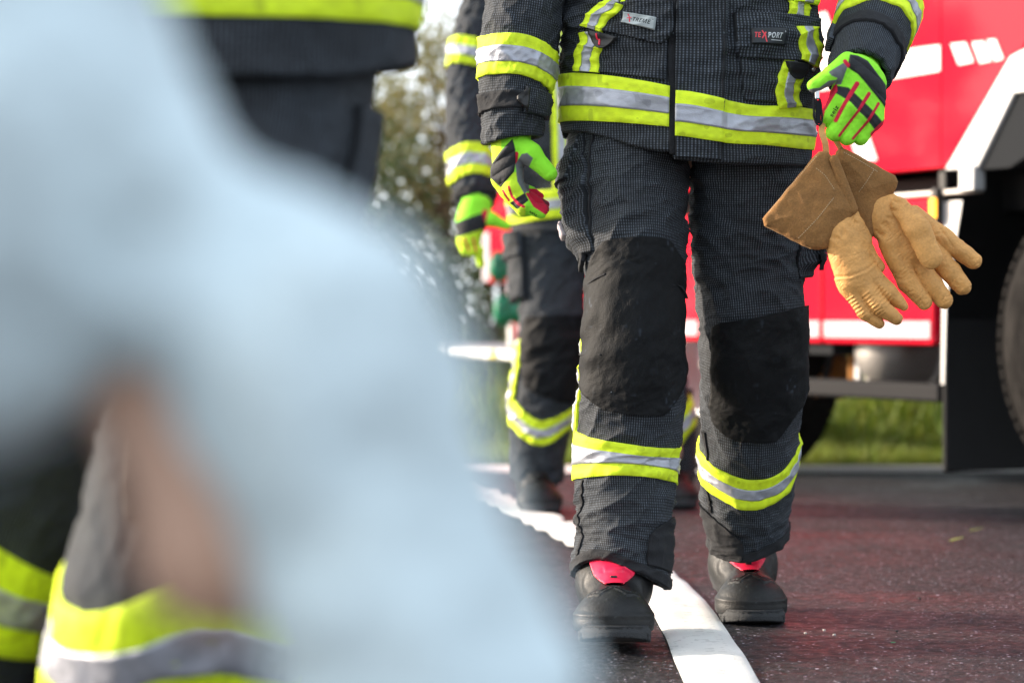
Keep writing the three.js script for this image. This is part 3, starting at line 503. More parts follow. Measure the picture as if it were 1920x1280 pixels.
    for (let i = 0; i < 6; i++) { const b = new RoundedBoxGeometry(0.022, 0.016, 0.05, 1, 0.004); b.translate(0, 0.056, 0.02); b.rotateZ(i / 6 * 2 * Math.PI); mesh('cap_lug', b, M.greenCap, cap0); }
  }
  for (let i = 0; i < 6; i++) { const [u, v] = T(953, 528 + i * 7, 0.1); const g = new THREE.TorusGeometry(0.009, 0.0025, 6, 12); if (i % 2) g.rotateY(Math.PI / 2); g.translate(u, v, 0.1); mesh('chain_link', g, M.steel, t); }
}

// ---------------------------------------------------------------- people
const GREEN = [0.30, 0.88, 0.03], LIME = [0.60, 0.90, 0.03], BLK = [0.02, 0.022, 0.026], REDC = [0.62, 0.008, 0.045], GREY = [0.14, 0.15, 0.16], INK = [0.01, 0.01, 0.01];

const dye = (c, to, d) => { const w = 1 - sstep(-0.9, 0.9, d); return w <= 0 ? c : c.map((v, i) => lerp(v, to[i], w)); };
function boot(parent, D, px, heelY, yaw, pitch, k = 1, tabMat = M.redTab, c = 0.0056) {   // rubber fire boot, toe towards the viewer; heel bottom at world (x, y, z)
  const g = new THREE.Group(); g.name = 'boot'; parent.updateWorldMatrix(true, false);
  const wp = V((px - 960) / F * D, heelY, -D); g.position.copy(parent.worldToLocal(wp)); g.rotation.set(pitch, yaw, 0, 'YXZ'); g.scale.setScalar(k); parent.add(g); g.updateWorldMatrix(true, false);
  const up = (x, y, z) => {
    const wx = 1 - 0.06 * sstep(0.2, 0.27, z);
    let d = cap(x / wx, y, z, [0, 0.34, -0.005], [0, 0.12, 0.0], 0.062, 0.050);
    d = smin(d, cap(x, y, z, [0, 0.055, -0.012], [0, 0.08, 0.04], 0.046, 0.047), 0.04);
    d = smin(d, cap(x, y, z, [0, 0.085, 0.04], [0.002, 0.042, 0.165], 0.050, 0.040), 0.06);
    d = smin(d, (Math.hypot(x / 1.14, (y - 0.03) * 1.2, (z - 0.19)) - 0.054), 0.04);
    const wr = 0.0022 * Math.sin(z * 120 + y * 90 + 2 * N3(x * 20, y * 20, z * 20)) * sstep(0.06, 0.1, z) * (1 - sstep(0.13, 0.18, z)) * sstep(0.06, 0.11, y);
    const toe = sstep(0.168, 0.176, z + 0.35 * x * x / 0.05) * 0.0028;
    const chev = (Math.abs(Math.abs(Math.abs(x) - 0.022) * 0.8 + (z - 0.21)) < 0.0032 || Math.abs(Math.abs(Math.abs(x) - 0.022) * 0.8 + (z - 0.199)) < 0.0026) && Math.abs(x) < 0.042 && y > 0.05 ? 0.0022 : 0;
    const seam = 0.002 * Math.exp(-Math.pow((y - 0.044) / 0.0035, 2));
    return Math.max(d - wr * 0.8 - toe - chev - seam, 0.017 - y);
  };
  const id = (x, y, z) => V(x, y, z);
  mesh('boot_upper', nets(up, [-0.085, 0.01, -0.09], [0.085, 0.35, 0.27], c, id), M.rubber, g);
  const foot = (x, z) => { const w = z > 0.12 ? 0.0575 : lerp(0.043, 0.0575, sstep(0.0, 0.14, z)); return Math.min(cap(x, 0, z, [0, 0, -0.02], [0, 0, 0.06], 0.043, 0.043), cap(x, 0, z, [0, 0, 0.09], [0.002, 0, 0.2], 0.05, 0.0585), Math.max(Math.abs(x) - w + 0.004, -z, z - 0.18)); };
  const so = (x, y, z) => { const f = foot(x, z), groove = y < 0.013 && Math.abs(((z + 0.5) / 0.021) % 1 - 0.5) < 0.17 && z < 0.225 ? 0.007 : 0, arch = z > 0.035 && z < 0.075 ? 0.012 : 0; const d = f + groove - (y > 0.022 && y < 0.026 ? -0.002 : 0); return Math.max(d, y - 0.029, arch - y, -y + (z > 0.2 ? (z - 0.2) * 0.18 : 0)); };
  const s1 = mesh('sole', nets(so, [-0.08, -0.012, -0.08], [0.08, 0.045, 0.275], c, id), M.sole, g);
  { const b = new RoundedBoxGeometry(0.004, 0.018, 0.011, 1, 0.001); b.translate(0.049, 0.026, 0.056); mesh('sole_mark', b, M.yellow, s1); }
  // red pull tab on the front of the shaft
  const tab = (x, y, z) => { const s = y - 0.135, w = lerp(0.026, 0.05, clamp((s + 0.05) / 0.06)); const sh = Math.max(Math.abs(x) - w, -0.047 + 0.012 * (x / 0.03) ** 2 - s, s - 0.09); return Math.max(up(x, y, z) - 0.0055 - 0.002 * Math.exp(-Math.pow((s + 0.022) / 0.004, 2)) * (Math.abs(x) < 0.016 ? 1 : 0), sh, 0.02 - z); };
  const tm = mesh('pull_tab', nets(tab, [-0.075, 0.07, 0.0], [0.075, 0.24, 0.17], 0.0028, id), tabMat, g);
  for (const [x, y, w] of [[0, 0.102, 0.011], [-0.018, 0.128, 0.007], [0.018, 0.128, 0.007]]) { let z = 0.2; for (let q = 0; q < 90; q++) { const d = up(x, y, z) - 0.0062; if (d < 0.0003) break; z -= Math.max(0.0004, d * 0.6); } const b = new RoundedBoxGeometry(w, 0.004, 0.003, 1, 0.001); b.rotateX(-0.5); b.translate(x, y, z); mesh('tab_slot', b, M.black, tm); }
  return g;
}

function bodyInside(parent, pts, hk) {   // the wearer inside the clothes: one skin surface from head to hips
  const [hx, hy, hz] = pts.head, k = hk;
  const f = (x, y, z) => {
    let d = Math.hypot((x - hx) / 0.92, (y - hy) / 1.25, (z - hz) / 1.08) - 0.088 * k;
    d = smin(d, cap(x, y, z, [hx, hy - 0.06, hz + 0.045], [hx, hy - 0.085, hz + 0.06], 0.05, 0.035), 0.04);          // jaw
    d = smin(d, cap(x, y, z, [hx, hy + 0.005, hz + 0.092], [hx, hy - 0.03, hz + 0.112], 0.009, 0.014), 0.015);        // nose
    d = smin(d, cap(x, y, z, [hx - 0.025, hy - 0.062, hz + 0.098], [hx + 0.025, hy - 0.062, hz + 0.098], 0.007, 0.007), 0.008);
    for (const s of [-1, 1]) { d = smin(d, Math.hypot((x - hx - s * 0.084) * 1.8, (y - hy) * 0.8, z - hz) - 0.024, 0.012); d = Math.max(d, -(Math.hypot(x - hx - s * 0.033, y - hy - 0.012, z - hz - 0.105) - 0.016)); d = Math.min(d, Math.hypot(x - hx - s * 0.033, y - hy - 0.012, z - hz - 0.088) - 0.0125); }
    d = smin(d, cap(x, y, z, [hx, hy - 0.05, hz - 0.015], pts.neck, 0.055, 0.06), 0.05);
    d = smin(d, cap(x, y, z, pts.neck, pts.hip, 0.08, 0.07), 0.06);
    for (const a of pts.limbs) for (let i = 1; i < a.length; i++) d = smin(d, cap(x, y, z, a[i - 1], a[i], a[i - 1][3], a[i][3]), 0.03);
    return d;
  };
  const xs = [pts.head, pts.neck, pts.hip, ...pts.limbs.flat()], lo = [0, 1, 2].map(i => Math.min(...xs.map(p => p[i])) - 0.2), hi = [0, 1, 2].map(i => Math.max(...xs.map(p => p[i])) + 0.2);
  return wmesh('body', nets(f, lo, hi, 0.021, V), M.skin, parent);
}
function helmet(parent, [x, y, z]) {
  const p = []; for (let i = 0; i <= 12; i++) { const a = i / 12 * Math.PI / 2; p.push(new THREE.Vector2(Math.sin(a) * 0.132 + 0.0001, Math.cos(a) * 0.15)); } p.push(new THREE.Vector2(0.15, -0.02), new THREE.Vector2(0.15, -0.03), new THREE.Vector2(0.125, -0.02));
  const g = new THREE.LatheGeometry(p, 40); g.scale(0.95, 1, 1.15); g.translate(x, y + 0.035, z - 0.01); return wmesh('helmet', g, M.helmet, parent);
}

// ======== the firefighter in the middle
const S1 = 4.3 / F;
{
  const p = thing('person', 'firefighter walking with tan leather gloves in one hand, in sharp focus', 'person', V((1290 - 960) * S1, 0, -4.42)); p.updateMatrixWorld(true);
  // --- trousers
  const wrL = sum(creases(3.1, 0.0062, 78, 0.8, 0.6), creases(9.7, 0.0018, 26, 1.6), within(creases(5.5, 0.0042, 30, 0.7, 0.3), 925, 1080, 35), within(creases(7.2, 0.004, 38, 0.8), 240, 470, 40), within(creases(2.4, 0.004, 36, 1.1), 600, 780, 30));
  const legL = new Loft([
    [120, 1200, 120, 4.40, 128, 120], [240, 1190, 240, 4.39, 114, 120], [300, 1186, 300, 4.38, 108, 118], [400, 1187, 400, 4.36, 102, 112], [470, 1190, 470, 4.34, 96, 106], [520, 1191, 520, 4.33, 90, 101], [600, 1189, 600, 4.31, 91, 98],
    [680, 1186, 680, 4.305, 95, 97], [740, 1185, 740, 4.31, 99, 98], [800, 1180, 800, 4.32, 100, 100], [850, 1174, 850, 4.325, 96, 99], [900, 1172, 900, 4.32, 95, 98], [960, 1173, 960, 4.31, 91, 97], [1000, 1172, 1000, 4.305, 90, 97], [1040, 1167, 1040, 4.30, 92, 99], [1100, 1161, 1100, 4.29, 91, 101]], wrL);
  const wrR = sum(creases(13.1, 0.006, 76, 0.8, 0.7), creases(19.7, 0.0018, 26, 1.6), within(creases(15.5, 0.0045, 28, 0.7, 0.4), 905, 1040, 30), within(creases(17.2, 0.004, 40, 0.8), 300, 560, 40));
  const legR = new Loft([
    [120, 1380, 120, 4.42, 140, 120], [240, 1400, 240, 4.42, 124, 120], [320, 1405, 320, 4.42, 115, 116], [400, 1404, 400, 4.425, 111, 112], [480, 1400, 480, 4.43, 103, 106], [540, 1405, 540, 4.43, 101, 102], [600, 1411, 600, 4.43, 100, 100], [680, 1410, 680, 4.44, 98, 98],
    [740, 1411, 740, 4.46, 97, 96], [800, 1407, 800, 4.48, 93, 94], [860, 1404, 860, 4.505, 91, 92], [920, 1400, 920, 4.53, 88, 90], [970, 1398, 970, 4.55, 81, 88], [1000, 1401, 1000, 4.56, 76, 86], [1060, 1405, 1060, 4.58, 72, 84]], wrR);
  const front = u => Math.exp(-Math.pow((u - 0.5) / 0.13, 2));
  const hemL = u => 1078 - 22 * Math.exp(-Math.pow((u - 0.42) / 0.1, 2)) + 16 * Math.exp(-Math.pow((u - 0.72) / 0.1, 2)) + 14 * Math.exp(-Math.pow((u - 0.05) / 0.2, 2));
  const hemR = u => 1008 + 6 * front(u) + 8 * Math.sin(2 * Math.PI * u);
  const tr = wmesh('trousers', mergeGeometries([legL.shell({ top: () => 150, bottom: hemL, nt: 300, nu: 190 }), legR.shell({ top: () => 150, bottom: hemR, nt: 290, nu: 190 })]), M.cloth, p);
  wmesh('hem_binding', legL.band(u => hemL(u) - 17, u => hemL(u) + 3, 0.0025, { n: 150 }), M.blackCloth, tr); wmesh('hem_binding', legR.band(u => hemR(u) - 13, u => hemR(u) + 3, 0.0025, { n: 150 }), M.blackCloth, tr);
  wmesh('knee_pad', legL.patch([[474, 1150, 474, 1238], [478, 1128, 480, 1256], [496, 1112, 498, 1268], [530, 1106, 530, 1277], [580, 1101, 580, 1277], [640, 1097, 640, 1277], [690, 1092, 690, 1280], [722, 1094, 722, 1270], [742, 1112, 742, 1254], [754, 1135, 756, 1238]], (u, t) => 0.0085 - 0.8 * wrL(u, t) + 0.003 * N3(u * 9, t / 55, 3) + 0.0008 * N3(u * 40, t / 14, 5), 0.008, 60, 90), M.pad, tr);
  wmesh('knee_pad', legR.patch([[596, 1350, 582, 1508], [604, 1336, 590, 1510], [625, 1333, 620, 1508], [660, 1334, 660, 1506], [700, 1333, 700, 1505], [740, 1332, 735, 1500], [768, 1336, 752, 1480], [786, 1356, 776, 1460], [792, 1380, 790, 1444]], (u, t) => 0.0085 - 0.8 * wrR(u, t) + 0.003 * N3(u * 9, t / 55, 13) + 0.0008 * N3(u * 40, t / 14, 5), 0.008, 60, 80), M.pad, tr);
  // seams pressed into the pads
  for (const [l, q] of [[legL, [[1102, 552], [1120, 546], [1138, 541]]], [legL, [[1250, 556], [1265, 552], [1279, 560]]], [legL, [[1094, 668], [1110, 666], [1130, 667]]]]) wmesh('pad_seam', l.ribbon(q, 3, (u, t) => 0.0098 - 0.8 * wrL(u, t), 0.003, 12), M.blackCloth, tr);
  wmesh('ankle_patch', legL.patch([[968, 1262, 968, 1264], [990, 1228, 985, 1263], [1010, 1212, 1005, 1260], [1060, 1212, 1065, 1256]], 0.004, 0.006, 20, 30), M.blackCloth, tr);
  wmesh('ankle_patch', legR.patch([[935, 1314, 945, 1330], [950, 1316, 958, 1362], [975, 1320, 985, 1386], [1008, 1336, 1014, 1386]], 0.004, 0.006, 20, 30), M.blackCloth, tr);
  stripe(legL, tr, u => 819 + 8 * (u - 0.5) * 2 - 2 * front(u) + 3 * Math.sin(9 * u), u => 905 + 8 * (u - 0.5) * 2 - 5 * front(u), 0.0045, { split: [0.29, 0.71] });
  stripe(legR, tr, u => 838 + 22 * front(u) - 34 * sstep(0.25, 0.0, u) + 10 * (0.5 - u) - 22 * sstep(0.6, 0.75, u), u => 892 + 22 * front(u) - 20 * sstep(0.25, 0.0, u) + 14 * (0.5 - u) - 22 * sstep(0.6, 0.75, u), 0.0045);
  // side stripe that runs down the outer left leg
  { const sb = (w, o) => legL.sheet((a, b) => [0.235 + 0.035 * Math.sin(b * 2.6) * 0 + (a - 0.5) * w - 0.02 * (1 - b), lerp(640, 822, b)], 6, 40, o, 0.003); const s1 = wmesh('neon_stripe', sb(0.075, 0.005), M.neon, tr); wmesh('silver_stripe', sb(0.03, 0.0064), M.silver, s1); }
  // cargo pockets
  const pk = wmesh('cargo_pocket', legL.sheet((a, b) => [lerp(0.14, 0.345, a) - 0.012 * b, lerp(262, 482, b)], 30, 50, (u, t) => 0.004 + 0.026 * sstep(0.36, 0.27, u) * sstep(262, 330, t) * (1 - 0.8 * sstep(440, 492, t)) + 0.003 * N3(u * 20, t / 30, 6), 0.012), M.cloth, tr);
  wmesh('pocket_flap', legL.sheet((a, b) => [lerp(0.145, 0.345 - 0.05 * b, a), lerp(252, 345, b)], 24, 24, (u, t) => 0.009 + 0.028 * sstep(0.36, 0.27, u) * sstep(262, 330, t), 0.006), M.cloth, pk);
  wmesh('pocket_label', legL.sheet((a, b) => [lerp(0.225, 0.262, a), lerp(415, 440, b)], 6, 6, 0.036, 0.003), M.retro, pk);
  wmesh('pocket_tab', legL.sheet((a, b) => [lerp(0.255, 0.3, a), lerp(470, 512 - 16 * a, b)], 8, 12, 0.012, 0.004), M.blackCloth, pk);
  const pk2 = wmesh('cargo_pocket', legR.sheet((a, b) => [lerp(0.66, 0.87, a), lerp(330, 532, b)], 30, 50, (u, t) => 0.004 + 0.032 * sstep(0.655, 0.73, u) * sstep(330, 420, t) * (1 - 0.75 * sstep(500, 540, t)) + 0.003 * N3(u * 20, t / 30, 16), 0.012), M.cloth, tr);
  wmesh('pocket_flap', legR.sheet((a, b) => [lerp(0.67, 0.87, a), lerp(322, 420, b)], 24, 24, (u, t) => 0.01 + 0.032 * sstep(0.65, 0.73, u) * sstep(330, 420, t), 0.006), M.cloth, pk2);
  wmesh('pocket_tab', legR.sheet((a, b) => [lerp(0.70, 0.755, a), lerp(455, 522 - 12 * a, b)], 8, 16, 0.043, 0.005), M.blackCloth, pk2);
  wmesh('pocket_label', legR.sheet((a, b) => [lerp(0.715, 0.745, a), lerp(470, 490, b)], 6, 6, 0.0455, 0.003), M.redTab, pk2);
  wmesh('side_seam', legL.ribbon([[1112, 262], [1106, 330], [1104, 400], [1106, 470]], 2.2, 0.0035, 0.003), M.blackCloth, tr);
  wmesh('side_seam', legL.ribbon([[1092, 905], [1086, 960], [1088, 1010], [1082, 1055]], 2.5, 0.003, 0.003), M.blackCloth, tr);
  wmesh('side_seam', legR.ribbon([[1318, 800], [1324, 850], [1322, 905], [1328, 940]], 2.5, 0.003, 0.003), M.blackCloth, tr);

  // --- jacket
  const wrT = sum(creases(23.4, 0.0045, 90, 1.2, 0.5), creases(29.1, 0.0022, 34, 2.2), within(creases(21.1, 0.006, 46, 1.5, 0.4), -60, 150, 40));
  const torso = new Loft([[-470, 1290, -470, 4.40, 78, 76], [-420, 1290, -420, 4.40, 105, 90], [-360, 1290, -360, 4.40, 190, 110], [-300, 1290, -300, 4.40, 222, 125], [-200, 1290, -200, 4.40, 232, 140], [-100, 1292, -100, 4.39, 236, 146], [0, 1293, 0, 4.39, 238, 150], [100, 1294, 100, 4.385, 243, 152], [200, 1290, 200, 4.385, 238, 153], [260, 1289, 260, 4.385, 236, 154], [330, 1288, 330, 4.385, 233, 155]], wrT);
  const hem = u => { const x = torso.pxOf(u, 270); return u > 0.25 && u < 0.75 ? (x < 1250 ? lerp(250, 292, sstep(1050, 1240, x)) : lerp(305, 308, (x - 1250) / 270) + 6 * Math.sin((x - 1250) / 85)) : 262 + 40 * sstep(0.7, 1, u) - 14 * sstep(0.3, 0, u); };
  const jk = wmesh('jacket', torso.shell({ bottom: hem, nu: 300, nt: 260, curl: 0.02 }), M.cloth, p);
  // placket: the right front overlaps the left
  const pl = wmesh('placket', torso.patch([[-400, 1262, -400, 1352], [-200, 1262, -200, 1352], [0, 1260, 0, 1350], [150, 1257, 150, 1346], [260, 1257, 262, 1340], [304, 1257, 308, 1338]], (u, t) => 0.011 + 0.0015 * N3(u * 40, t / 40, 2), 0.012, 24, 120), M.cloth, jk);
  wmesh('placket_seam', torso.ribbon([[1345, -300], [1344, 0], [1340, 150], [1335, 262], [1333, 305]], 2, 0.0122, 0.002, 60), M.blackCloth, pl);
  wmesh('placket_edge', torso.patch([[-400, 1236, -400, 1262], [0, 1240, 0, 1260], [180, 1244, 180, 1257], [300, 1246, 300, 1257]], 0.0015, 0.004, 6, 60), M.blackCloth, jk);
  // waist stripe, left front, right front and round the back
  const plOff = px => 0.0035 + 0.0105 * (1 - sstep(1336, 1352, px)) * (px > 1256 ? 1 : 0);
  const uA = torso.uOf(1052, 200), uB = torso.uOf(1246, 200), uC = torso.uOf(1257, 220), uD = torso.uOf(1524, 230);
  const lT = x => lerp(152, 176, Math.pow(clamp((x - 1052) / 194), 1.4)) , lB = x => lerp(233, 250, Math.pow(clamp((x - 1052) / 194), 1.2));
  const rT = x => 186 + 20 * sstep(1257, 1420, x) - 4 * sstep(1420, 1524, x) + 1.5 * Math.sin(x / 30), rB = x => 268 + 12 * sstep(1257, 1400, x) + 1.5 * Math.sin(x / 26 + 1);
  stripe(torso, jk, u => lT(torso.pxOf(u, 200)), u => lB(torso.pxOf(u, 200)), 0.004, { u0: uA, u1: uB, n: 60, split: [0.29, 0.68] });
  stripe(torso, jk, u => rT(torso.pxOf(u, 220)), u => rB(torso.pxOf(u, 220)), (u) => plOff(torso.pxOf(u, 220)), { u0: uC, u1: uD, n: 80, split: [0.3, 0.69] });
  stripe(torso, jk, u => lerp(202, 152, u < 0.5 ? 1 : 0), u => lerp(280, 233, u < 0.5 ? 1 : 0), 0.004, { u0: -0.25 + 0.005, u1: uA - 0.003, n: 60 });
  // chest pockets with flaps
  const cp = wmesh('chest_pocket', torso.patch([[20, 1092, 22, 1242], [70, 1088, 74, 1242], [120, 1090, 140, 1240], [150, 1092, 166, 1238]], (u, t) => 0.006 + 0.002 * N3(u * 30, t / 25, 9), 0.008, 30, 30), M.cloth, jk);
  wmesh('pocket_flap', torso.patch([[22, 1078, 30, 1252], [40, 1070, 58, 1253], [58, 1074, 84, 1252], [64, 1082, 100, 1238], [72, 1110, 104, 1228]], (u, t) => 0.013 + 0.0025 * N3(u * 24, t / 30, 19), 0.009, 36, 30), M.cloth, cp);
  const cp2 = wmesh('chest_pocket', torso.patch([[60, 1368, 60, 1512], [120, 1372, 120, 1514], [170, 1378, 172, 1510], [196, 1382, 198, 1506]], (u, t) => 0.005 + 0.002 * N3(u * 30, t / 25, 29), 0.007, 30, 30), M.cloth, jk);
  wmesh('pocket_flap', torso.patch([[52, 1362, 48, 1520], [80, 1364, 76, 1524], [104, 1366, 102, 1522], [121, 1369, 120, 1515]], (u, t) => 0.012 + 0.002 * N3(u * 24, t / 30, 39), 0.009, 36, 30), M.cloth, cp2);
  wmesh('pocket_flap', torso.patch([[-60, 1400, -60, 1520], [-20, 1400, -20, 1522], [0, 1398, 2, 1520], [8, 1370, 25, 1516]], 0.01, 0.008, 30, 20), M.cloth, jk);
  // vertical brace stripes, broken at the pockets
  stripePatch(torso, jk, [[1137, -300], [1138, -150], [1140, -20], [1146, 8], [1152, 30]], 34, 0.007);
  stripePatch(torso, jk, [[1153, 26], [1148, 36], [1130, 48], [1118, 74]], 37, 0.018);
  stripePatch(torso, jk, [[1112, 76], [1114, 100], [1104, 120], [1101, 153]], 40, 0.0105);
  stripePatch(torso, jk, [[1493, -300], [1493, -100], [1493, -30], [1493, 24]], 45, 0.0145);
  stripePatch(torso, jk, [[1485, 24], [1484, 45], [1482, 68]], 41, 0.008);
  stripePatch(torso, jk, [[1492, 67], [1494, 85], [1500, 105], [1497, 121]], 38, 0.0165);
  stripePatch(torso, jk, [[1474, 122], [1462, 150], [1459, 172], [1466, 206]], 42, 0.009);
  // pull tabs under the flaps
  const tabL = wmesh('flap_tab', torso.patch([[74, 1112, 92, 1160], [88, 1116, 96, 1158], [102, 1122, 106, 1148], [110, 1129, 111, 1139]], 0.019, 0.005, 14, 12), M.black, jk);
  wmesh('tab_mark', torso.ribbon([[1130, 84], [1130, 95], [1133, 95], [1133, 106]], 2.6, 0.0205, 0.002, 14), M.redTab, tabL);
  wmesh('flap_tab', torso.patch([[122, 1450, 122, 1494], [134, 1455, 134, 1490], [146, 1464, 146, 1482], [149, 1469, 149, 1477]], 0.014, 0.005, 14, 12), M.black, jk);
  // printed labels
  const labelMesh = (name, rows, off, tex) => { const g = torso.patch(rows, off, 0.004, 16, 8), u = g.attributes.uv, w = 19, h = 11; for (let j = 0; j < h; j++) for (let i = 0; i < w; i++) u.setXY(j * w + i, clamp((i - 1) / 16), 1 - clamp((j - 1) / 8)); wmesh(name, g, phy(lin(1, 1, 1), 0.55, { map: tex }), jk); };
  labelMesh('woven_label', [[48, 1172, 62, 1226], [57, 1170.5, 71, 1224.5], [67, 1168, 83, 1222]], 0.0195, canvasTex(512, 220, (c, w, h) => {
    c.fillStyle = '#aab3b4'; c.fillRect(0, 0, w, h); c.save(); c.transform(1, 0, -0.22, 1, 24, 0); c.fillStyle = '#1a1d20'; c.font = 'bold 92px sans-serif'; c.textBaseline = 'middle'; c.fillText('-TREME', 124, 118, 330); c.restore();
    c.strokeStyle = '#d9263e'; c.lineWidth = 17; c.beginPath(); c.moveTo(72, 40); c.lineTo(104, 100); c.lineTo(120, 180); c.moveTo(66, 124); c.lineTo(140, 96); c.stroke(); c.font = 'bold 30px sans-serif'; c.fillStyle = '#1a1d20'; c.fillText('®', 462, 76);
  }));
  labelMesh('woven_label', [[78, 1389, 76, 1447], [89, 1389, 88, 1447], [101, 1389, 100, 1447]], 0.0175, canvasTex(512, 210, (c, w, h) => {
    c.fillStyle = '#1d2227'; c.fillRect(0, 0, w, h); c.save(); c.transform(1, 0, -0.2, 1, 26, 0); c.font = 'bold 88px sans-serif'; c.textBaseline = 'middle'; c.fillStyle = '#e23a44'; c.fillText('TE', 18, 100, 112); c.fillStyle = '#c9cdd0'; c.fillText('PORT', 208, 100, 250); c.fillRect(270, 150, 180, 7); c.restore();
    c.strokeStyle = '#e23a44'; c.lineWidth = 18; c.beginPath(); c.moveTo(140, 46); c.lineTo(178, 104); c.lineTo(196, 182); c.moveTo(132, 140); c.lineTo(196, 66); c.stroke(); c.fillStyle = '#c9cdd0'; c.font = 'bold 30px sans-serif'; c.fillText('®', 470, 62);
  }));
  for (const [px, py] of [[1511, 128], [1516, 214]]) { const b = new THREE.SphereGeometry(0.005, 14, 10); const q = torso.at(torso.uOf(px, py), py, 0.006); b.translate(q.x, q.y, q.z); wmesh('press_stud', b, M.steel, jk); }

  // --- sleeves
  const wrA = sum(creases(33.4, 0.005, 60, 1.1, 0.4), creases(39.1, 0.0022, 24, 2));
  const slL = new Loft([[-330, 1095, -330, 4.40, 95, 100], [-200, 1035, -210, 4.40, 88, 90], [-100, 1002, -100, 4.38, 80, 84], [0, 986, 0, 4.355, 74, 80], [70, 976, 70, 4.345, 73, 78], [150, 967, 150, 4.34, 68, 74], [190, 963, 190, 4.335, 63, 70], [240, 961, 240, 4.33, 58, 66], [290, 959, 290, 4.33, 56, 62]], wrA);
  const cufL = u => 262 - 16 * Math.sin(2 * Math.PI * (u)) * -0.6 - 4 * front(u);
  wmesh('sleeve', slL.shell({ bottom: cufL, nu: 170, nt: 190, curl: 0.012 }), M.cloth, jk);
  stripe(slL, jk, u => 82 - 3 * front(u) + 14 * sstep(0.5, 0.75, u), u => 157 - 3 * front(u) + 12 * sstep(0.5, 0.75, u), 0.005, { split: [0.27, 0.66] });
  wmesh('cuff_strap', slL.band(u => 186 + 2 * Math.sin(7 * u), u => 216 + 2 * Math.sin(7 * u), 0.006, { u0: -0.3, u1: 0.56 }), M.blackCloth, jk);
  const cs = wmesh('cuff_strap', slL.sheet((a, b) => [lerp(0.55, 0.78, a), lerp(176, 222, b)], 18, 10, 0.01, 0.006), M.cloth, jk); wmesh('strap_tip', slL.sheet((a, b) => [lerp(0.515, 0.565, a), 199 + (b - 0.5) * lerp(6, 46, a)], 8, 10, 0.012, 0.006), M.black, cs);
  const wrB = sum(creases(43.4, 0.004, 22, 1.1, 0.4), creases(49.1, 0.0016, 9, 2));
  const slR = new Loft([[0, 1490, -330, 4.42, 95, 100], [20, 1590, -200, 4.50, 92, 96], [40, 1650, -90, 4.50, 84, 88], [60, 1655, -20, 4.42, 78, 80], [80, 1640, 50, 4.33, 72, 74], [95, 1624, 100, 4.26, 64, 66], [106, 1614, 132, 4.215, 60, 63], [114, 1609, 150, 4.19, 58, 61]], wrB);
  const cufR = u => 110.5 + 2 * Math.sin(2 * Math.PI * u);
  wmesh('sleeve', slR.shell({ bottom: cufR, nu: 170, nt: 190, curl: 0.012 }), M.cloth, jk);
  stripe(slR, jk, u => 70.5 + 1.5 * Math.sin(6.28 * u), u => 83.5 + 1.5 * Math.sin(6.28 * u), 0.005, { split: [0.34, 0.66] });
  wmesh('cuff_strap', slR.band(() => 90, () => 94.5, 0.006, {}), M.blackCloth, jk);
  const cs2 = wmesh('strap_tip', slR.sheet((a, b) => [lerp(0.24, 0.31, a), lerp(88.5, 96, b)], 8, 10, 0.012, 0.006), M.cloth, jk);

  // --- boots
  boot(p, 4.31, 1152, 0.003, -0.05, -0.07, 1.06, M.redTab, 0.0034); 
  boot(p, 4.70, 1390, 0.0, 0.0, 0.0, 1.03, M.redTab, 0.0034);

  // --- hi-vis work gloves
  const seiz = canvasTex(256, 96, (c, w, h) => { c.clearRect(0, 0, w, h); c.fillStyle = '#10150c'; c.font = 'bold 100px sans-serif'; c.textBaseline = 'middle'; c.fillText('seiz', 18, 44, 220); });
  const inkM = phy(lin(1, 1, 1), 0.8, { map: seiz, transparent: true, alphaTest: 0.4 });
  { // picture right: a loose fist, back of the hand to the viewer
    const A = [[[1630, 96, -74], [1612, 150, -16], 34, 42], [[1592, 122, -2], [1574, 182, 12], 20, 19], [[1612, 126, 4], [1592, 200, 18], 22, 20], [[1631, 140, 0], [1616, 213, 12], 21, 19], [[1645, 155, -8], [1640, 226, 3], 19, 17]];
    const fin = [[[1574, 182, 12], [1552, 219, 10], [1560, 226, -26], 17, 15.5], [[1592, 200, 17], [1564, 249, 11], [1573, 250, -26], 17.5, 16], [[1617, 213, 11], [1588, 257, 8], [1597, 256, -24], 17, 15.5], [[1641, 224, 3], [1614, 258, 2], [1620, 256, -24], 15, 14]];
    const f = (x, y, z) => {
      let d = 1e3; for (const [a, b, ra, rb] of A) d = smin(d, cap(x, y, z, a, b, ra, rb), 14);
      let e = 1e3; for (const [a, b, c, ra, rb] of fin) { let q = smin(cap(x, y, z, a, b, ra, rb), cap(x, y, z, b, c, rb, rb * 0.85), 4); e = Math.min(e, q); }
      d = smin(d, e, 7);
      let th = smin(cap(x, y, z, [1588, 118, 8], [1558, 142, 24], 20, 17), cap(x, y, z, [1558, 142, 24], [1524, 163, 26], 17, 13.5), 6); d = smin(d, th, 9);
      if (d > 9 || d < -9) return d;
      const inB = polyD(BP, x, y); if (inB < 0) d -= Math.min(1, -inB / 3) * (0.8 + 2.4 * Math.pow(Math.abs(Math.sin(((x - 1590) * 0.62 - (y - 105) * 0.78) / 7)), 0.7));
      const inC = polyD(CP, x, y); if (inC < 0) d += 0.6 * Math.abs(Math.sin(((x - 1570) * 0.7 - (y - 165) * 0.72) / 3.2));
      for (const L of RL) { const q = lineD(L, x, y); d += (q < 3.4 ? -0.7 : 0); }
      return d + 0.5 * N3(x / 14, y / 14, z / 14);
    };
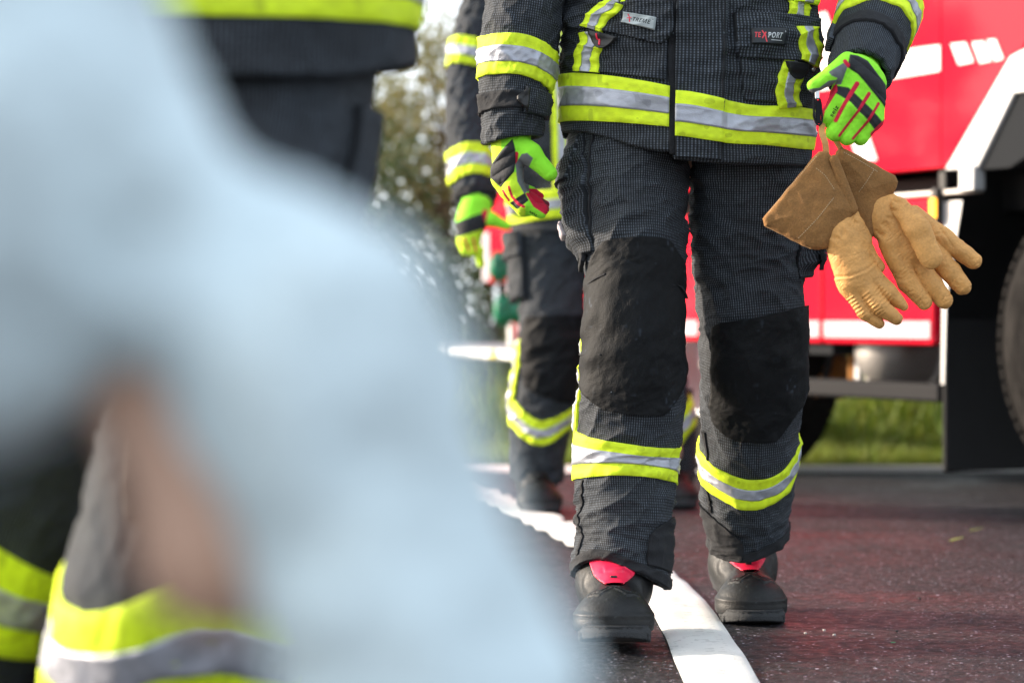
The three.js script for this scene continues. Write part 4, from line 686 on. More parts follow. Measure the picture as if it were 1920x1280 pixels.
    const BP = [[1591, 104], [1607, 106], [1625, 116], [1638, 134], [1661, 160], [1667, 188], [1660, 203], [1641, 182], [1625, 165], [1605, 142], [1585, 128]], CP = [[1567, 163], [1587, 167], [1603, 182], [1636, 211], [1654, 231], [1640, 246], [1623, 226], [1605, 210], [1589, 193], [1563, 177]];
    const RL = [[[1603, 160], [1579, 198], [1564, 228]], [[1626, 178], [1605, 211], [1571, 256]], [[1645, 196], [1623, 231], [1597, 261]]], RW = [3.6, 2.6, 2.6];
    const GP = [[1549, 139], [1570, 126], [1578, 121], [1585, 129], [1574, 161], [1562, 161], [1565, 150], [1554, 146]], GT = [[1508, 171], [1532, 168], [1549, 155], [1566, 153], [1556, 164], [1534, 182], [1512, 184]], red1 = [[1566, 165], [1540, 208], [1536, 224]], red2 = [[1660, 226], [1634, 252]], red3 = [[1581, 118], [1586, 126]];
    const col = (x, y, z, nx, ny, nz) => {
      if (z < -22 && nz < -0.1 && y > 150) return GREY;
      let c = GREEN.map(g => g * (1 + 0.03 * N3(x / 9, y / 9, z / 9)));
      if (y > 165 && nx < -0.75 && z < 5) c = REDC;
      if (nz > -0.4) { c = dye(c, BLK, polyD(BP, x, y)); c = dye(c, BLK, polyD(CP, x, y)); }
      c = dye(c, REDC, Math.min(lineD(red2, x, y) - 3.5, lineD(red3, x, y) - 4)); if (x < 1567) c = dye(c, REDC, lineD(red1, x, y) - 5);
      if (nz > 0) for (let i = 0; i < 3; i++) c = dye(c, REDC, lineD(RL[i], x, y) - RW[i] * (i === 0 ? 1 + 0.25 * sstep(190, 165, y) : 1 + 0.4 * sstep(205, 185, y)));
      return dye(dye(c, GREY, polyD(GT, x, y)), GREY, polyD(GP, x, y));
    };
    const map = frameAt(4.17), g = wmesh('glove', nets(f, [1500, 52, -114], [1690, 290, 60], 1.6, map, col), M.neonGlove, p);
    wmesh('print', decal(f, map, [[1550, 220], [1567, 193], [1575, 198], [1558, 225]], 60, inkM, 0.5), inkM, g);
  }
  { // picture left: hand hanging at the side, thumb towards the viewer
    const BP = [[961, 263], [939, 285], [917, 313], [918, 333], [939, 352], [964, 324], [967, 305], [966, 281]], CP = [[956, 381], [984, 363], [991, 377], [971, 393]], GP = [[966, 310], [978, 292], [988, 290], [999, 300], [990, 318], [993, 356], [983, 365], [970, 342]];
    const RP = [[985, 364], [997, 359], [1016, 372], [1027, 388], [1027, 406], [1000, 389]], red = [[954, 352], [960, 370], [972, 384], [982, 389]];
    const f = (x, y, z) => {
      let d = cap(x, y, z, [962, 232, -4], [958, 268, 0], 36, 36);
      d = smin(d, cap(x, y, z, [956, 280, 0], [943, 335, -2], 30, 23), 16); d = smin(d, cap(x, y, z, [960, 290, 14], [963, 350, 18], 21, 19), 14); d = smin(d, cap(x, y, z, [950, 300, -20], [952, 350, -22], 24, 19), 14); d = smin(d, cap(x, y, z, [960, 300, -36], [968, 350, -40], 18, 15), 14);
      let th = smin(cap(x, y, z, [966, 272, 16], [994, 290, 30], 25, 21), cap(x, y, z, [994, 290, 30], [1030, 327, 34], 20, 14.5), 8); d = smin(d, th, 10);
      const fin = [[[963, 350, 18], [983, 382, 19], [1014, 400, 13], 19, 16, 10.5], [[952, 356, -2], [982, 390, -3], [1020, 392, -6], 18, 15.5, 10], [[958, 354, -22], [994, 372, -22], [1022, 383, -22], 17, 13, 9], [[968, 350, -40], [994, 358, -40], [1012, 366, -39], 15, 11, 8]];
      let e = 1e3; for (const [a, b, c, ra, rb, rc] of fin) e = Math.min(e, smin(cap(x, y, z, a, b, ra, rb), cap(x, y, z, b, c, rb, rc), 4));
      d = smin(d, e, 7);
      if (d > 9 || d < -9) return d;
      const q = polyD(BP, x, y); if (q < 0) d -= Math.min(1, -q / 3) * (0.6 + 3.4 * Math.pow(Math.abs(Math.sin(((x - 940) * 0.5 + (y - 300) * 0.86) / 6.2)), 0.7));
      if (polyD(CP, x, y) < 0) d += 0.6 * Math.abs(Math.sin(((x - 958) * 0.5 - (y - 380) * -0.86) / 3));
      return d + 0.5 * N3(x / 14, y / 14, z / 14);
    };
    const col = (x, y, z, nx, ny, nz) => {
      let c = dye(GREEN, LIME, Math.min(Math.max(325 - y, x - 985), Math.max(262 - y, x - 940)));
      if (x > 985 && y < 308 && nx < -0.6) c = GREY;
      if (z < 8 && x > 992 && y > 352 && ny < 0.4) c = z > -28 && nz > 0.5 ? [0.14, 0.02, 0.03] : REDC;
      c = dye(c, REDC, Math.min(segD(x, y, [968, 291], [966, 306]) - 4, lineD([[943, 358], [950, 370], [954, 376]], x, y) - 2)); c = dye(c, REDC, polyD(RP, x, y)); c = dye(c, BLK, polyD(CP, x, y)); c = dye(c, REDC, lineD(red, x, y) - 2.4);
      if (nz > -0.5) c = dye(c, BLK, polyD(BP, x, y)); if (nz > -0.3) c = dye(c, GREY, polyD(GP, x, y));
      return c;
    };
    const map = frameAt(4.325), g = wmesh('glove', nets(f, [905, 188, -75], [1060, 425, 66], 1.5, map, col), M.neonGlove, p);
    wmesh('print', decal(f, map, [[992, 394], [1012, 405], [1010, 410], [990, 399]], 66, inkM, 0.5), inkM, g);
  }
  // --- the wearer
  const hd = frameAt(4.42)(1290, -560, 0), q3 = (x, y, z, r) => [...frameAt(4.42)(x, y, z).toArray(), r];
  bodyInside(p, { head: hd.toArray(), neck: q3(1290, -400, -10).slice(0, 3), hip: q3(1290, 210, 0).slice(0, 3), limbs: [[q3(1230, 220, 10, 0.075), q3(1185, 600, 60, 0.052), q3(1166, 960, 40, 0.045)], [q3(1360, 220, 0, 0.075), q3(1408, 640, -30, 0.052), q3(1402, 960, -150, 0.045)], [q3(1120, -330, 0, 0.055), q3(1000, -60, 20, 0.042), q3(962, 215, 80, 0.034)], [q3(1460, -330, 0, 0.055), q3(1640, -80, -50, 0.042), q3(1618, 110, 150, 0.034)]] }, 1);
  helmet(p, hd.toArray());
}

// ======== spare leather gloves hanging from the right fist, and the snap hook
{
  const D = 4.15, map = frameAt(D);
  const cuffSolid = (P, zc, half) => (x, y, z) => { const d = polyD(P, x, y) + 5, h = half(x, y) - Math.abs(z - zc(x, y)); const q = Math.max(d, -h); return (d > 0 && h < 0 ? Math.hypot(d, -h) : q) - 5 + 1.1 * N3(x / 26, y / 26, z / 26); };
  const CR = (x, y, z) => { const q = Math.pow(1 - Math.abs(N3((x * 0.6 + y * 0.8) / 9, (x * 0.8 - y * 0.6) / 26, z / 20)), 6), w = sstep(-0.1, 0.5, N3(x / 45 + 7, y / 45, z / 45)); return 1.5 * q * w + 0.6 * Math.pow(1 - Math.abs(N3(x / 16 + 4, y / 16, z / 16)), 5); };   // creases of worn hide
  const stitchLine = (f, line, z0, parent, dash = 4.2) => {   // broken line of thread lying on the surface
    const gs = []; let acc = 0; for (let i = 1; i < line.length; i++) { const [x0, y0] = line[i - 1], [x1, y1] = line[i], L = Math.hypot(x1 - x0, y1 - y0), n = Math.max(1, Math.round(L / dash)); for (let k = 0; k < n; k++) { const pt = s => { const t = (k + s) / n, x = lerp(x0, x1, t), y = lerp(y0, y1, t); let z = z0; for (let q = 0; q < 120; q++) { const d = f(x, y, z) - 0.4; if (d < 0.1) break; z -= Math.max(0.2, d * 0.7); } return map(x, y, z); }; const a = pt(0.1), b = pt(0.72); gs.push(new THREE.TubeGeometry(new THREE.LineCurve3(a, b), 1, 0.00055, 4)); } }
    return wmesh('stitching', mergeGeometries(gs), M.stitch, parent);
  };
  { // left glove: knuckle side to the viewer
    const t = thing('leather_glove', 'tan leather glove on the left of the hanging pair, ribbed knuckles to the viewer', 'glove', map(1540, 290, 0), 'pair of spare leather gloves'); t.updateMatrixWorld(true);
    const P = [[1534, 284], [1552, 284], [1566, 300], [1604, 394], [1600, 404], [1548, 468], [1520, 468], [1434, 424], [1430, 410]];
    const f = cuffSolid(P, (x, y) => 4 + 5 * Math.sin((x + y) / 34), (x, y) => 3 + 17 * Math.sqrt(clamp(-polyD(P, x, y) / 42)));
    const hollow = (x, y, z) => { const s = ((x - 1482) * -0.77 + (y - 348) * -0.63); return Math.max(f(x, y, z), -Math.max(Math.abs(z - 4) - 9, 38 - s - 40 + 8, polyD(P, x, y) + 6)); };
    const cu = wmesh('cuff', nets(hollow, [1420, 272, -30], [1616, 482, 40], 2.0, map), M.suede, t);
    stitchLine(f, [[1530, 294], [1500, 328], [1470, 362], [1440, 400]], 40, cu); stitchLine(f, [[1560, 372], [1530, 410], [1494, 448]], 40, cu); stitchLine(f, [[1528, 316], [1545, 330], [1562, 356]], 40, cu);
    { const g = nets((x, y, z) => { const a = cap(x, y, z, [1562, 300, 18], [1596, 392, 19], 9, 11, 1.6); return a; }, [1545, 284, 0], [1612, 410, 36], 1.8, map); wmesh('cuff_fold', g, M.suede, cu); }
    const h = (x, y, z) => {
      let d = cap(x, y, z, [1578, 424, 4], [1584, 452, 6], 29, 34, 1.5); d = smin(d, cap(x, y, z, [1580, 440, 8], [1604, 520, 12], 36, 40, 1.45), 12);
      d = smin(d, cap(x, y, z, [1602, 408, 6], [1618, 450, 2], 14, 18, 1.2), 10);
      let e = smin(cap(x, y, z, [1590, 535, 12], [1622, 586, 16], 19, 15), cap(x, y, z, [1622, 586, 16], [1647, 607, 14], 15, 10), 4);
      e = Math.min(e, smin(cap(x, y, z, [1612, 530, 16], [1644, 572, 24], 20, 18), cap(x, y, z, [1644, 572, 24], [1678, 597, 22], 18, 12.5), 4));
      e = Math.min(e, smin(cap(x, y, z, [1628, 512, 8], [1664, 548, 14], 20, 17), cap(x, y, z, [1664, 548, 14], [1693, 574, 10], 17, 10), 4));
      d = smin(d, e, 8); d = smin(d, cap(x, y, z, [1626, 470, -6], [1650, 500, -10], 16, 12), 8);
      if (d > 12 || d < -12) return d;
      // gathered wrist, a welt across the back, ribs over the knuckles
      const gath = Math.exp(-Math.pow(((x - 1583) * 0.68 + (y - 432) * 0.73) / 9, 2)); d += gath * (1.2 + 1.7 * Math.sin((x * 0.73 - y * 0.68) / 2.6 + 1.5 * N3(x / 18, y / 18, 0)));
      const wl = polyLine(x, y, [[1562, 520], [1590, 518], [1620, 506], [1640, 492]]); d += 1.8 * Math.exp(-wl * wl / 8) - 1.4 * Math.exp(-(wl - 4) * (wl - 4) / 8);
      for (const [a, b] of [[[1640, 540], [1668, 566]], [[1618, 552], [1648, 588]], [[1590, 560], [1612, 590]]]) { const bx = b[0] - a[0], by = b[1] - a[1], L = Math.hypot(bx, by), s = ((x - a[0]) * bx + (y - a[1]) * by) / L, w = Math.abs((x - a[0]) * by - (y - a[1]) * bx) / L; if (s > -2 && s < L + 2 && w < 11 && z > 8) d -= 1.5 * (1 - sstep(7, 11, w)) * (0.5 + 0.5 * Math.cos(s / 7 * 2 * Math.PI)); }
      return d + 1.1 * N3(x / 30, y / 30, z / 30) + CR(x, y, z);
    };
    wmesh('hand_shell', nets(h, [1536, 385, -50], [1716, 630, 60], 1.9, map), M.leather, t);
  }
  { // right glove: palm side, thumb folded across
    const t = thing('leather_glove', 'tan leather glove on the right of the hanging pair, thumb folded over its palm', 'glove', map(1580, 280, 0), 'pair of spare leather gloves'); t.updateMatrixWorld(true);
    const P = [[1572, 282], [1580, 273], [1632, 300], [1682, 328], [1688, 340], [1684, 352], [1650, 424], [1634, 456], [1624, 452], [1596, 372], [1568, 302]];
    const f = cuffSolid(P, (x, y) => -24 + 4 * Math.sin((x - y) / 30), (x, y) => 3 + 16 * Math.sqrt(clamp(-polyD(P, x, y) / 40)));
    const cu = wmesh('cuff', nets(f, [1560, 262, -60], [1700, 470, 10], 2.0, map), M.suede, t);
    stitchLine(f, [[1584, 284], [1620, 304], [1648, 322]], 20, cu); stitchLine(f, [[1640, 318], [1626, 340], [1612, 360]], 20, cu);
    const h = (x, y, z) => {
      let d = cap(x, y, z, [1664, 398, -22], [1672, 412, -20], 40, 42, 1.9); d = smin(d, cap(x, y, z, [1676, 410, -20], [1712, 462, -16], 42, 44, 1.5), 12);
      let e = smin(cap(x, y, z, [1672, 452, -14], [1706, 530, -10], 25, 20), cap(x, y, z, [1706, 530, -10], [1736, 566, -8], 20, 15), 4);
      e = Math.min(e, smin(cap(x, y, z, [1716, 480, -20], [1752, 536, -16], 22, 20), cap(x, y, z, [1752, 536, -16], [1774, 562, -14], 20, 17), 4));
      e = Math.min(e, smin(cap(x, y, z, [1738, 450, -30], [1788, 510, -26], 22, 20), cap(x, y, z, [1788, 510, -26], [1810, 536, -24], 20, 17), 4));
      e = Math.min(e, smin(cap(x, y, z, [1716, 405, -38], [1776, 448, -32], 24, 21), cap(x, y, z, [1776, 448, -32], [1832, 488, -28], 21, 16), 4));
      d = smin(d, e, 6);
      const th = smin(cap(x, y, z, [1686, 386, 8], [1716, 430, 30], 18, 24, 1.4), cap(x, y, z, [1716, 430, 30], [1740, 484, 34], 25, 22, 1.7), 6);
      d = Math.min(d, th);
      if (d > 12 || d < -12) return d;
      const gath = Math.exp(-Math.pow(((x - 1674) * 0.89 + (y - 396) * 0.456) / 9, 2)); d += gath * (1.2 + 1.8 * Math.sin((x * 0.456 - y * 0.89) / 2.6 + 1.5 * N3(x / 18, y / 18, 0)));
      for (const c of [[[1768, 430], [1790, 462]], [[1752, 420], [1748, 440]], [[1780, 555], [1792, 548]], [[1750, 440], [1772, 436]]]) { const q = segD(x, y, ...c); d += 1.3 * Math.exp(-q * q / 6) * (z < 0 ? 1 : 0); }
      return d + 1.2 * N3(x / 32, y / 32, z / 32) + CR(x, y, z);
    };
    wmesh('hand_shell', nets(h, [1616, 340, -75], [1866, 604, 70], 2.0, map), M.leather, t);
    // hanging loops up into the fist
  }
  function polyLine(x, y, L) { let d = 1e9, s = 1; for (let i = 1; i < L.length; i++) { const q = segD(x, y, L[i - 1], L[i]); if (q < d) { d = q; s = Math.sign((L[i][0] - L[i - 1][0]) * (y - L[i - 1][1]) - (L[i][1] - L[i - 1][1]) * (x - L[i - 1][0])) || 1; } } return d * s; }
  const strap = (pts, w, label) => { const cv = new THREE.CatmullRomCurve3(pts.map(q => map(...q))), n = 30, pos = [], uv = [], idx = []; for (let i = 0; i <= n; i++) { const c = cv.getPointAt(i / n), d = cv.getTangentAt(i / n), s = d.clone().cross(V(0.25, 0, 1)).normalize(), nn = s.clone().cross(d); for (const [a, b] of [[-1, 1], [1, 1], [1, -1], [-1, -1]]) { const q = c.clone().addScaledVector(s, a * w).addScaledVector(nn, b * 0.001); pos.push(q.x, q.y, q.z); uv.push(a * w, i / n * 0.1); } if (i) for (let k = 0; k < 4; k++) { const A = (i - 1) * 4 + k, B = (i - 1) * 4 + (k + 1) % 4; idx.push(A, B, A + 4, B, B + 4, A + 4); } } const m = mesh('glove_strap', geo(pos, uv, idx), M.leather); tag(m, label, 'strap', 'straps of the spare gloves'); };
  strap([[1545, 225, -10], [1541, 248, 4], [1547, 270, 8], [1549, 292, 6]], 0.0055, 'narrow tan strap dropping from the snap hook to the left leather glove');
  strap([[1562, 250, -10], [1570, 264, -12], [1579, 276, -20], [1588, 290, -24]], 0.0045, 'narrow tan strap from the fist to the right leather glove cuff');
  { // snap hook
    const t = thing('snap_hook', 'small steel snap hook between the jacket edge and the gloved fist', 'hook', map(1534, 205, 0)); t.updateMatrixWorld(true);
    const cv = new THREE.CatmullRomCurve3([[1527, 184, 6], [1526, 205, 6], [1528, 226, 6], [1535, 235, 6], [1541, 228, 6], [1540, 208, 6], [1538, 190, 6], [1533, 182, 6]].map(q => map(...q)), true);
    wmesh('hook_frame', new THREE.TubeGeometry(cv, 60, 0.0018, 8, true), M.greyPlastic, t); const b = new RoundedBoxGeometry(0.008, 0.016, 0.008, 2, 0.002); const c = map(1532, 178, 6); b.translate(c.x, c.y, c.z); wmesh('swivel', b, M.steel, t);
    const k = new RoundedBoxGeometry(0.009, 0.04, 0.004, 2, 0.002); const c2 = map(1534, 210, 4); k.translate(c2.x, c2.y, c2.z); wmesh('hook_plate', k, M.greyPlastic, t);
  }
}

// ======== the firefighter walking behind
{
  const p = thing('person', 'firefighter walking behind, out of focus, half hidden by the one in front', 'person', V((1110 - 960) / F * 7.1, 0, -7.15)); p.updateMatrixWorld(true);
  const front = u => Math.exp(-Math.pow((u - 0.5) / 0.13, 2));
  const wr = sum(creases(53, 0.007, 46, 1.0, 0.5), creases(57, 0.003, 18, 1.8));
  const legL = new Loft([[330, 1045, 330, 7.15, 78, 72], [440, 1036, 440, 7.14, 72, 70], [520, 1034, 520, 7.12, 64, 64], [600, 1034, 600, 7.1, 61, 60], [700, 1027, 700, 7.1, 62, 60], [760, 1016, 760, 7.12, 60, 60], [820, 1009, 820, 7.14, 55, 58], [895, 1006, 895, 7.16, 52, 58]], wr);
  const legR = new Loft([[330, 1160, 330, 7.15, 80, 72], [440, 1178, 440, 7.16, 72, 70], [600, 1205, 600, 7.2, 62, 60], [700, 1225, 700, 7.24, 60, 58], [820, 1248, 820, 7.3, 56, 56], [890, 1256, 890, 7.35, 50, 54]], wr);
  const tr = wmesh('trousers', mergeGeometries([legL.shell({ nu: 100, nt: 130 }), legR.shell({ nu: 90, nt: 110 })]), M.cloth, p);
  wmesh('knee_pad', legL.patch([[600, 988, 592, 1086], [640, 978, 640, 1090], [680, 978, 690, 1086], [720, 984, 735, 1074]], 0.009, 0.01, 26, 30), M.pad, tr); wmesh('knee_pad', legR.patch([[600, 1160, 600, 1250], [660, 1165, 660, 1262], [740, 1180, 740, 1276]], 0.009, 0.01, 20, 20), M.pad, tr);
  stripe(legL, tr, u => 745 + 28 * front(u) - 14 * (u - 0.5), u => 790 + 30 * front(u) - 14 * (u - 0.5), 0.007); stripe(legR, tr, u => 752 + 20 * front(u), u => 800 + 20 * front(u), 0.007);
  { const sb = (w, o) => legL.sheet((a, b) => [0.30 - 0.03 * b + (a - 0.5) * w, lerp(640, 765, b)], 6, 30, o, 0.003); const s1 = wmesh('neon_stripe', sb(0.09, 0.009), M.neon, tr); wmesh('silver_stripe', sb(0.032, 0.0106), M.silver, s1); }
  const pk = wmesh('cargo_pocket', legL.sheet((a, b) => [lerp(0.2, 0.37, a), lerp(450, 565, b)], 16, 20, (u, t) => 0.012 + 0.016 * sstep(0.4, 0.3, u), 0.014), M.cloth, tr); wmesh('pocket_flap', legL.sheet((a, b) => [lerp(0.2, 0.365, a), lerp(444, 490, b)], 16, 12, (u, t) => 0.02 + 0.016 * sstep(0.4, 0.3, u), 0.008), M.cloth, pk); wmesh('pocket_label', legL.sheet((a, b) => [lerp(0.23, 0.27, a), lerp(530, 550, b)], 4, 4, 0.034, 0.003), M.retro, pk);
  const torso = new Loft([[-130, 1092, -130, 7.15, 50, 48], [-80, 1092, -80, 7.15, 118, 70], [0, 1093, 0, 7.15, 136, 86], [120, 1095, 120, 7.15, 140, 90], [240, 1096, 240, 7.15, 142, 92], [340, 1098, 340, 7.15, 145, 94], [450, 1100, 450, 7.15, 143, 94]], sum(creases(63, 0.007, 50, 1.3, 0.4)));
  const jk = wmesh('jacket', torso.shell({ bottom: () => 434, nu: 130, nt: 130, curl: 0.02 }), M.cloth, p);
  stripe(torso, jk, u => 362 - 10 * (u - 0.5) - 6 * front(u), u => 418 - 10 * (u - 0.5) - 10 * front(u), 0.007);
  const vs = stripePatch(torso, jk, [[1040, -40], [1044, 60], [1046, 130], [1052, 230], [1054, 356]], 34, 0.008); stripePatch(torso, jk, [[1150, -40], [1150, 120], [1148, 356]], 34, 0.008);
  wmesh('placket', torso.patch([[-60, 1085, -60, 1130], [200, 1085, 200, 1130], [432, 1083, 432, 1128]], 0.012, 0.012, 10, 40), M.cloth, jk);
  const sl = new Loft([[-100, 985, -90, 7.15, 52, 54], [-30, 925, -30, 7.14, 46, 48], [40, 897, 40, 7.12, 40, 44], [90, 884, 90, 7.1, 38, 42], [150, 873, 150, 7.08, 36, 40], [250, 877, 250, 7.02, 40, 40], [330, 884, 330, 6.98, 40, 40], [385, 892, 385, 6.95, 37, 38]], sum(creases(73, 0.008, 34, 1.2, 0.4)));
  wmesh('sleeve', sl.shell({ nu: 90, nt: 120 }), M.cloth, jk);
  stripe(sl, jk, u => 84 + 10 * (u - 0.5), u => 132 + 10 * (u - 0.5), 0.007, { split: [0.32, 0.68] }); stripe(sl, jk, u => 288 - 6 * front(u), u => 345 - 4 * front(u), 0.007, { split: [0.32, 0.68] }); wmesh('cuff_strap', sl.band(() => 362, () => 376, 0.008, { n: 60 }), M.blackCloth, jk);
  const sl2 = new Loft([[-100, 1205, -90, 7.15, 52, 54], [0, 1265, 0, 7.15, 44, 46], [150, 1290, 150, 7.12, 40, 42], [260, 1288, 260, 7.1, 38, 40]], sum(creases(76, 0.008, 34, 1.2, 0.4))); wmesh('sleeve', sl2.shell({ nu: 50, nt: 50 }), M.cloth, jk);
  // glove
  const map = frameAt(6.93);
  const f = (x, y, z) => {
    let d = cap(x, y, z, [892, 385, 0], [884, 415, 4], 30, 28); d = smin(d, cap(x, y, z, [884, 415, 2], [878, 452, 6], 26, 22), 10); d = smin(d, smin(cap(x, y, z, [900, 405, 12], [922, 412, 16], 17, 13), cap(x, y, z, [922, 412, 16], [950, 424, 14], 12, 8), 5), 8);
    for (const [a, b, c, r] of [[[868, 452, 10], [872, 470, 16], [894, 468, 14], 10], [[880, 458, 12], [884, 472, 18], [900, 470, 10], 10], [[892, 456, 6], [898, 478, 10], [902, 496, 6], 9], [[866, 448, -8], [872, 464, -6], [890, 462, -2], 9]]) d = smin(d, smin(cap(x, y, z, a, b, r, r - 1), cap(x, y, z, b, c, r - 1, r - 2), 3), 3);
    return d + 0.4 * N3(x / 10, y / 10, z / 10);
  };
  const col = (x, y, z, nx, ny, nz) => inPoly([[852, 418], [905, 400], [912, 428], [858, 446]], x, y) ? BLK : lineD([[910, 398], [906, 422], [914, 440]], x, y) < 5 ? REDC : lineD([[870, 448], [880, 470]], x, y) < 2 ? REDC : lineD([[888, 448], [892, 470]], x, y) < 2 ? REDC : y > 440 && x > 908 ? REDC : y > 430 ? LIME : GREEN;
  wmesh('glove', nets(f, [845, 350, -45], [965, 512, 45], 1.8, map, col), M.neonGlove, p);
  boot(p, 7.2, 1003, 0.0, 0.05, 0.0, 1.05, M.rubber); boot(p, 7.38, 1262, 0.0, 0.0, 0.0, 1.0, M.rubber);
  const hd = frameAt(7.15)(1092, -215, 0), q3 = (x, y, z, r) => [...frameAt(7.15)(x, y, z).toArray(), r];
  bodyInside(p, { head: hd.toArray(), neck: q3(1092, -120, -6).slice(0, 3), hip: q3(1098, 300, 0).slice(0, 3), limbs: [[q3(1060, 330, 0, 0.07), q3(1030, 620, 0, 0.05), q3(1006, 850, 0, 0.04)], [q3(1150, 330, 0, 0.07), q3(1205, 620, -5, 0.05), q3(1256, 850, -20, 0.04)], [q3(985, -70, 0, 0.05), q3(873, 140, 5, 0.04), q3(890, 370, 25, 0.034)], [q3(1205, -70, 0, 0.05), q3(1290, 150, 5, 0.04), q3(1288, 330, 10, 0.034)]] }, 1);
  helmet(p, hd.toArray());
}

// ======== the firefighter close by on the left
{
  const p = thing('person', 'firefighter close to the lens on the left, seen from the jacket hem down', 'person', V((375 - 960) / F * 2.6, 0, -2.6)); p.updateMatrixWorld(true);
  const front = u => Math.exp(-Math.pow((u - 0.5) / 0.14, 2));
  const wr = sum(creases(83, 0.006, 170, 0.9, 0.4), creases(87, 0.0025, 60, 1.8));
  const legR = new Loft([[0, 500, 0, 2.6, 230, 215], [150, 505, 150, 2.6, 205, 200], [300, 500, 300, 2.58, 195, 190], [600, 440, 600, 2.5, 190, 180], [850, 385, 850, 2.44, 200, 180], [1000, 350, 1000, 2.44, 205, 185], [1150, 330, 1150, 2.48, 225, 195], [1300, 315, 1300, 2.54, 225, 195], [1420, 305, 1420, 2.6, 205, 190], [1520, 305, 1520, 2.64, 195, 190]], wr);
  const legL = new Loft([[0, 240, 0, 2.6, 230, 215], [150, 220, 150, 2.6, 205, 200], [300, 190, 300, 2.62, 195, 190], [600, 90, 600, 2.64, 195, 180], [850, -10, 850, 2.66, 200, 180], [1050, -75, 1050, 2.68, 190, 185], [1250, -95, 1250, 2.72, 185, 185], [1480, -100, 1480, 2.78, 175, 185]], wr);
  const tr = wmesh('trousers', mergeGeometries([legR.shell({ bottom: () => 1440, nu: 110, nt: 140 }), legL.shell({ bottom: () => 1400, nu: 110, nt: 140 })]), M.cloth, p);
  wmesh('knee_pad', legR.patch([[640, 340, 640, 560], [700, 290, 700, 580], [850, 250, 850, 550], [960, 260, 980, 500]], 0.006, 0.01, 26, 30), M.pad, tr);
  stripe(legR, tr, u => 1120 - 115 * Math.exp(-Math.pow((u - 0.55) / 0.15, 2)), u => 1310 - 115 * Math.exp(-Math.pow((u - 0.55) / 0.15, 2)), 0.005);
  stripe(legL, tr, u => 930 + 100 * (u - 0.5) * 4, u => 1105 + 100 * (u - 0.5) * 4, 0.005);
  { const g = legR.sheet((a, b) => [lerp(0.66, 0.72, a), lerp(230, 600, b)], 10, 20, (u, t) => 0.012, 0.012); wmesh('cargo_pocket', g, M.cloth, tr); }
  const torso = new Loft([[-1300, 380, -1300, 2.6, 140, 130], [-1210, 380, -1210, 2.6, 320, 190], [-1080, 380, -1080, 2.6, 420, 240], [-800, 380, -800, 2.6, 430, 265], [-400, 378, -400, 2.6, 415, 270], [0, 376, 0, 2.6, 406, 270], [170, 374, 170, 2.6, 402, 270]], sum(creases(93, 0.007, 160, 1.3, 0.4)));
  const hem = u => 150 + 12 * front(u) - 36 * sstep(0.6, 0.75, u);
  const jk = wmesh('jacket', torso.shell({ bottom: hem, nu: 140, nt: 120, curl: 0.02 }), M.cloth, p);
  stripe(torso, jk, u => -95 + 6 * front(u), u => 52 + 10 * front(u), 0.005);
  for (const sd of [-1, 1]) { const x = 380 + sd * 400; const sl = new Loft([[0, x - sd * 60, -1080, 2.6, 170, 180], [1, x + sd * 60, -760, 2.58, 145, 150], [2, x + sd * 60, -440, 2.5, 130, 130], [3, x - sd * 60, -230, 2.36, 105, 105]], creases(97, 0.006, 0.3, 1.2, 0.4)); wmesh('sleeve', sl.shell({ nu: 60, nt: 60 }), M.cloth, jk); }
  boot(p, 2.7, 302, 0, 0.05, 0, 1.04); boot(p, 2.84, -98, 0, -0.1, 0, 1.04);
  const hd = frameAt(2.6)(380, -1500, 0), q3 = (x, y, z, r) => [...frameAt(2.6)(x, y, z).toArray(), r];
  bodyInside(p, { head: hd.toArray(), neck: q3(380, -1260, -10).slice(0, 3), hip: q3(370, -20, 0).slice(0, 3), limbs: [[q3(480, 60, 0, 0.075), q3(420, 750, 100, 0.055), q3(306, 1380, -20, 0.045)], [q3(240, 60, 0, 0.075), q3(40, 750, -20, 0.055), q3(-98, 1340, -120, 0.045)], [q3(50, -1060, 0, 0.055), q3(-70, -680, 20, 0.045), q3(40, -220, 200, 0.036), q3(90, -140, 240, 0.03)], [q3(710, -1060, 0, 0.055), q3(830, -680, 20, 0.045), q3(720, -220, 200, 0.036), q3(670, -140, 240, 0.03)]] }, 1);
  helmet(p, hd.toArray());
}

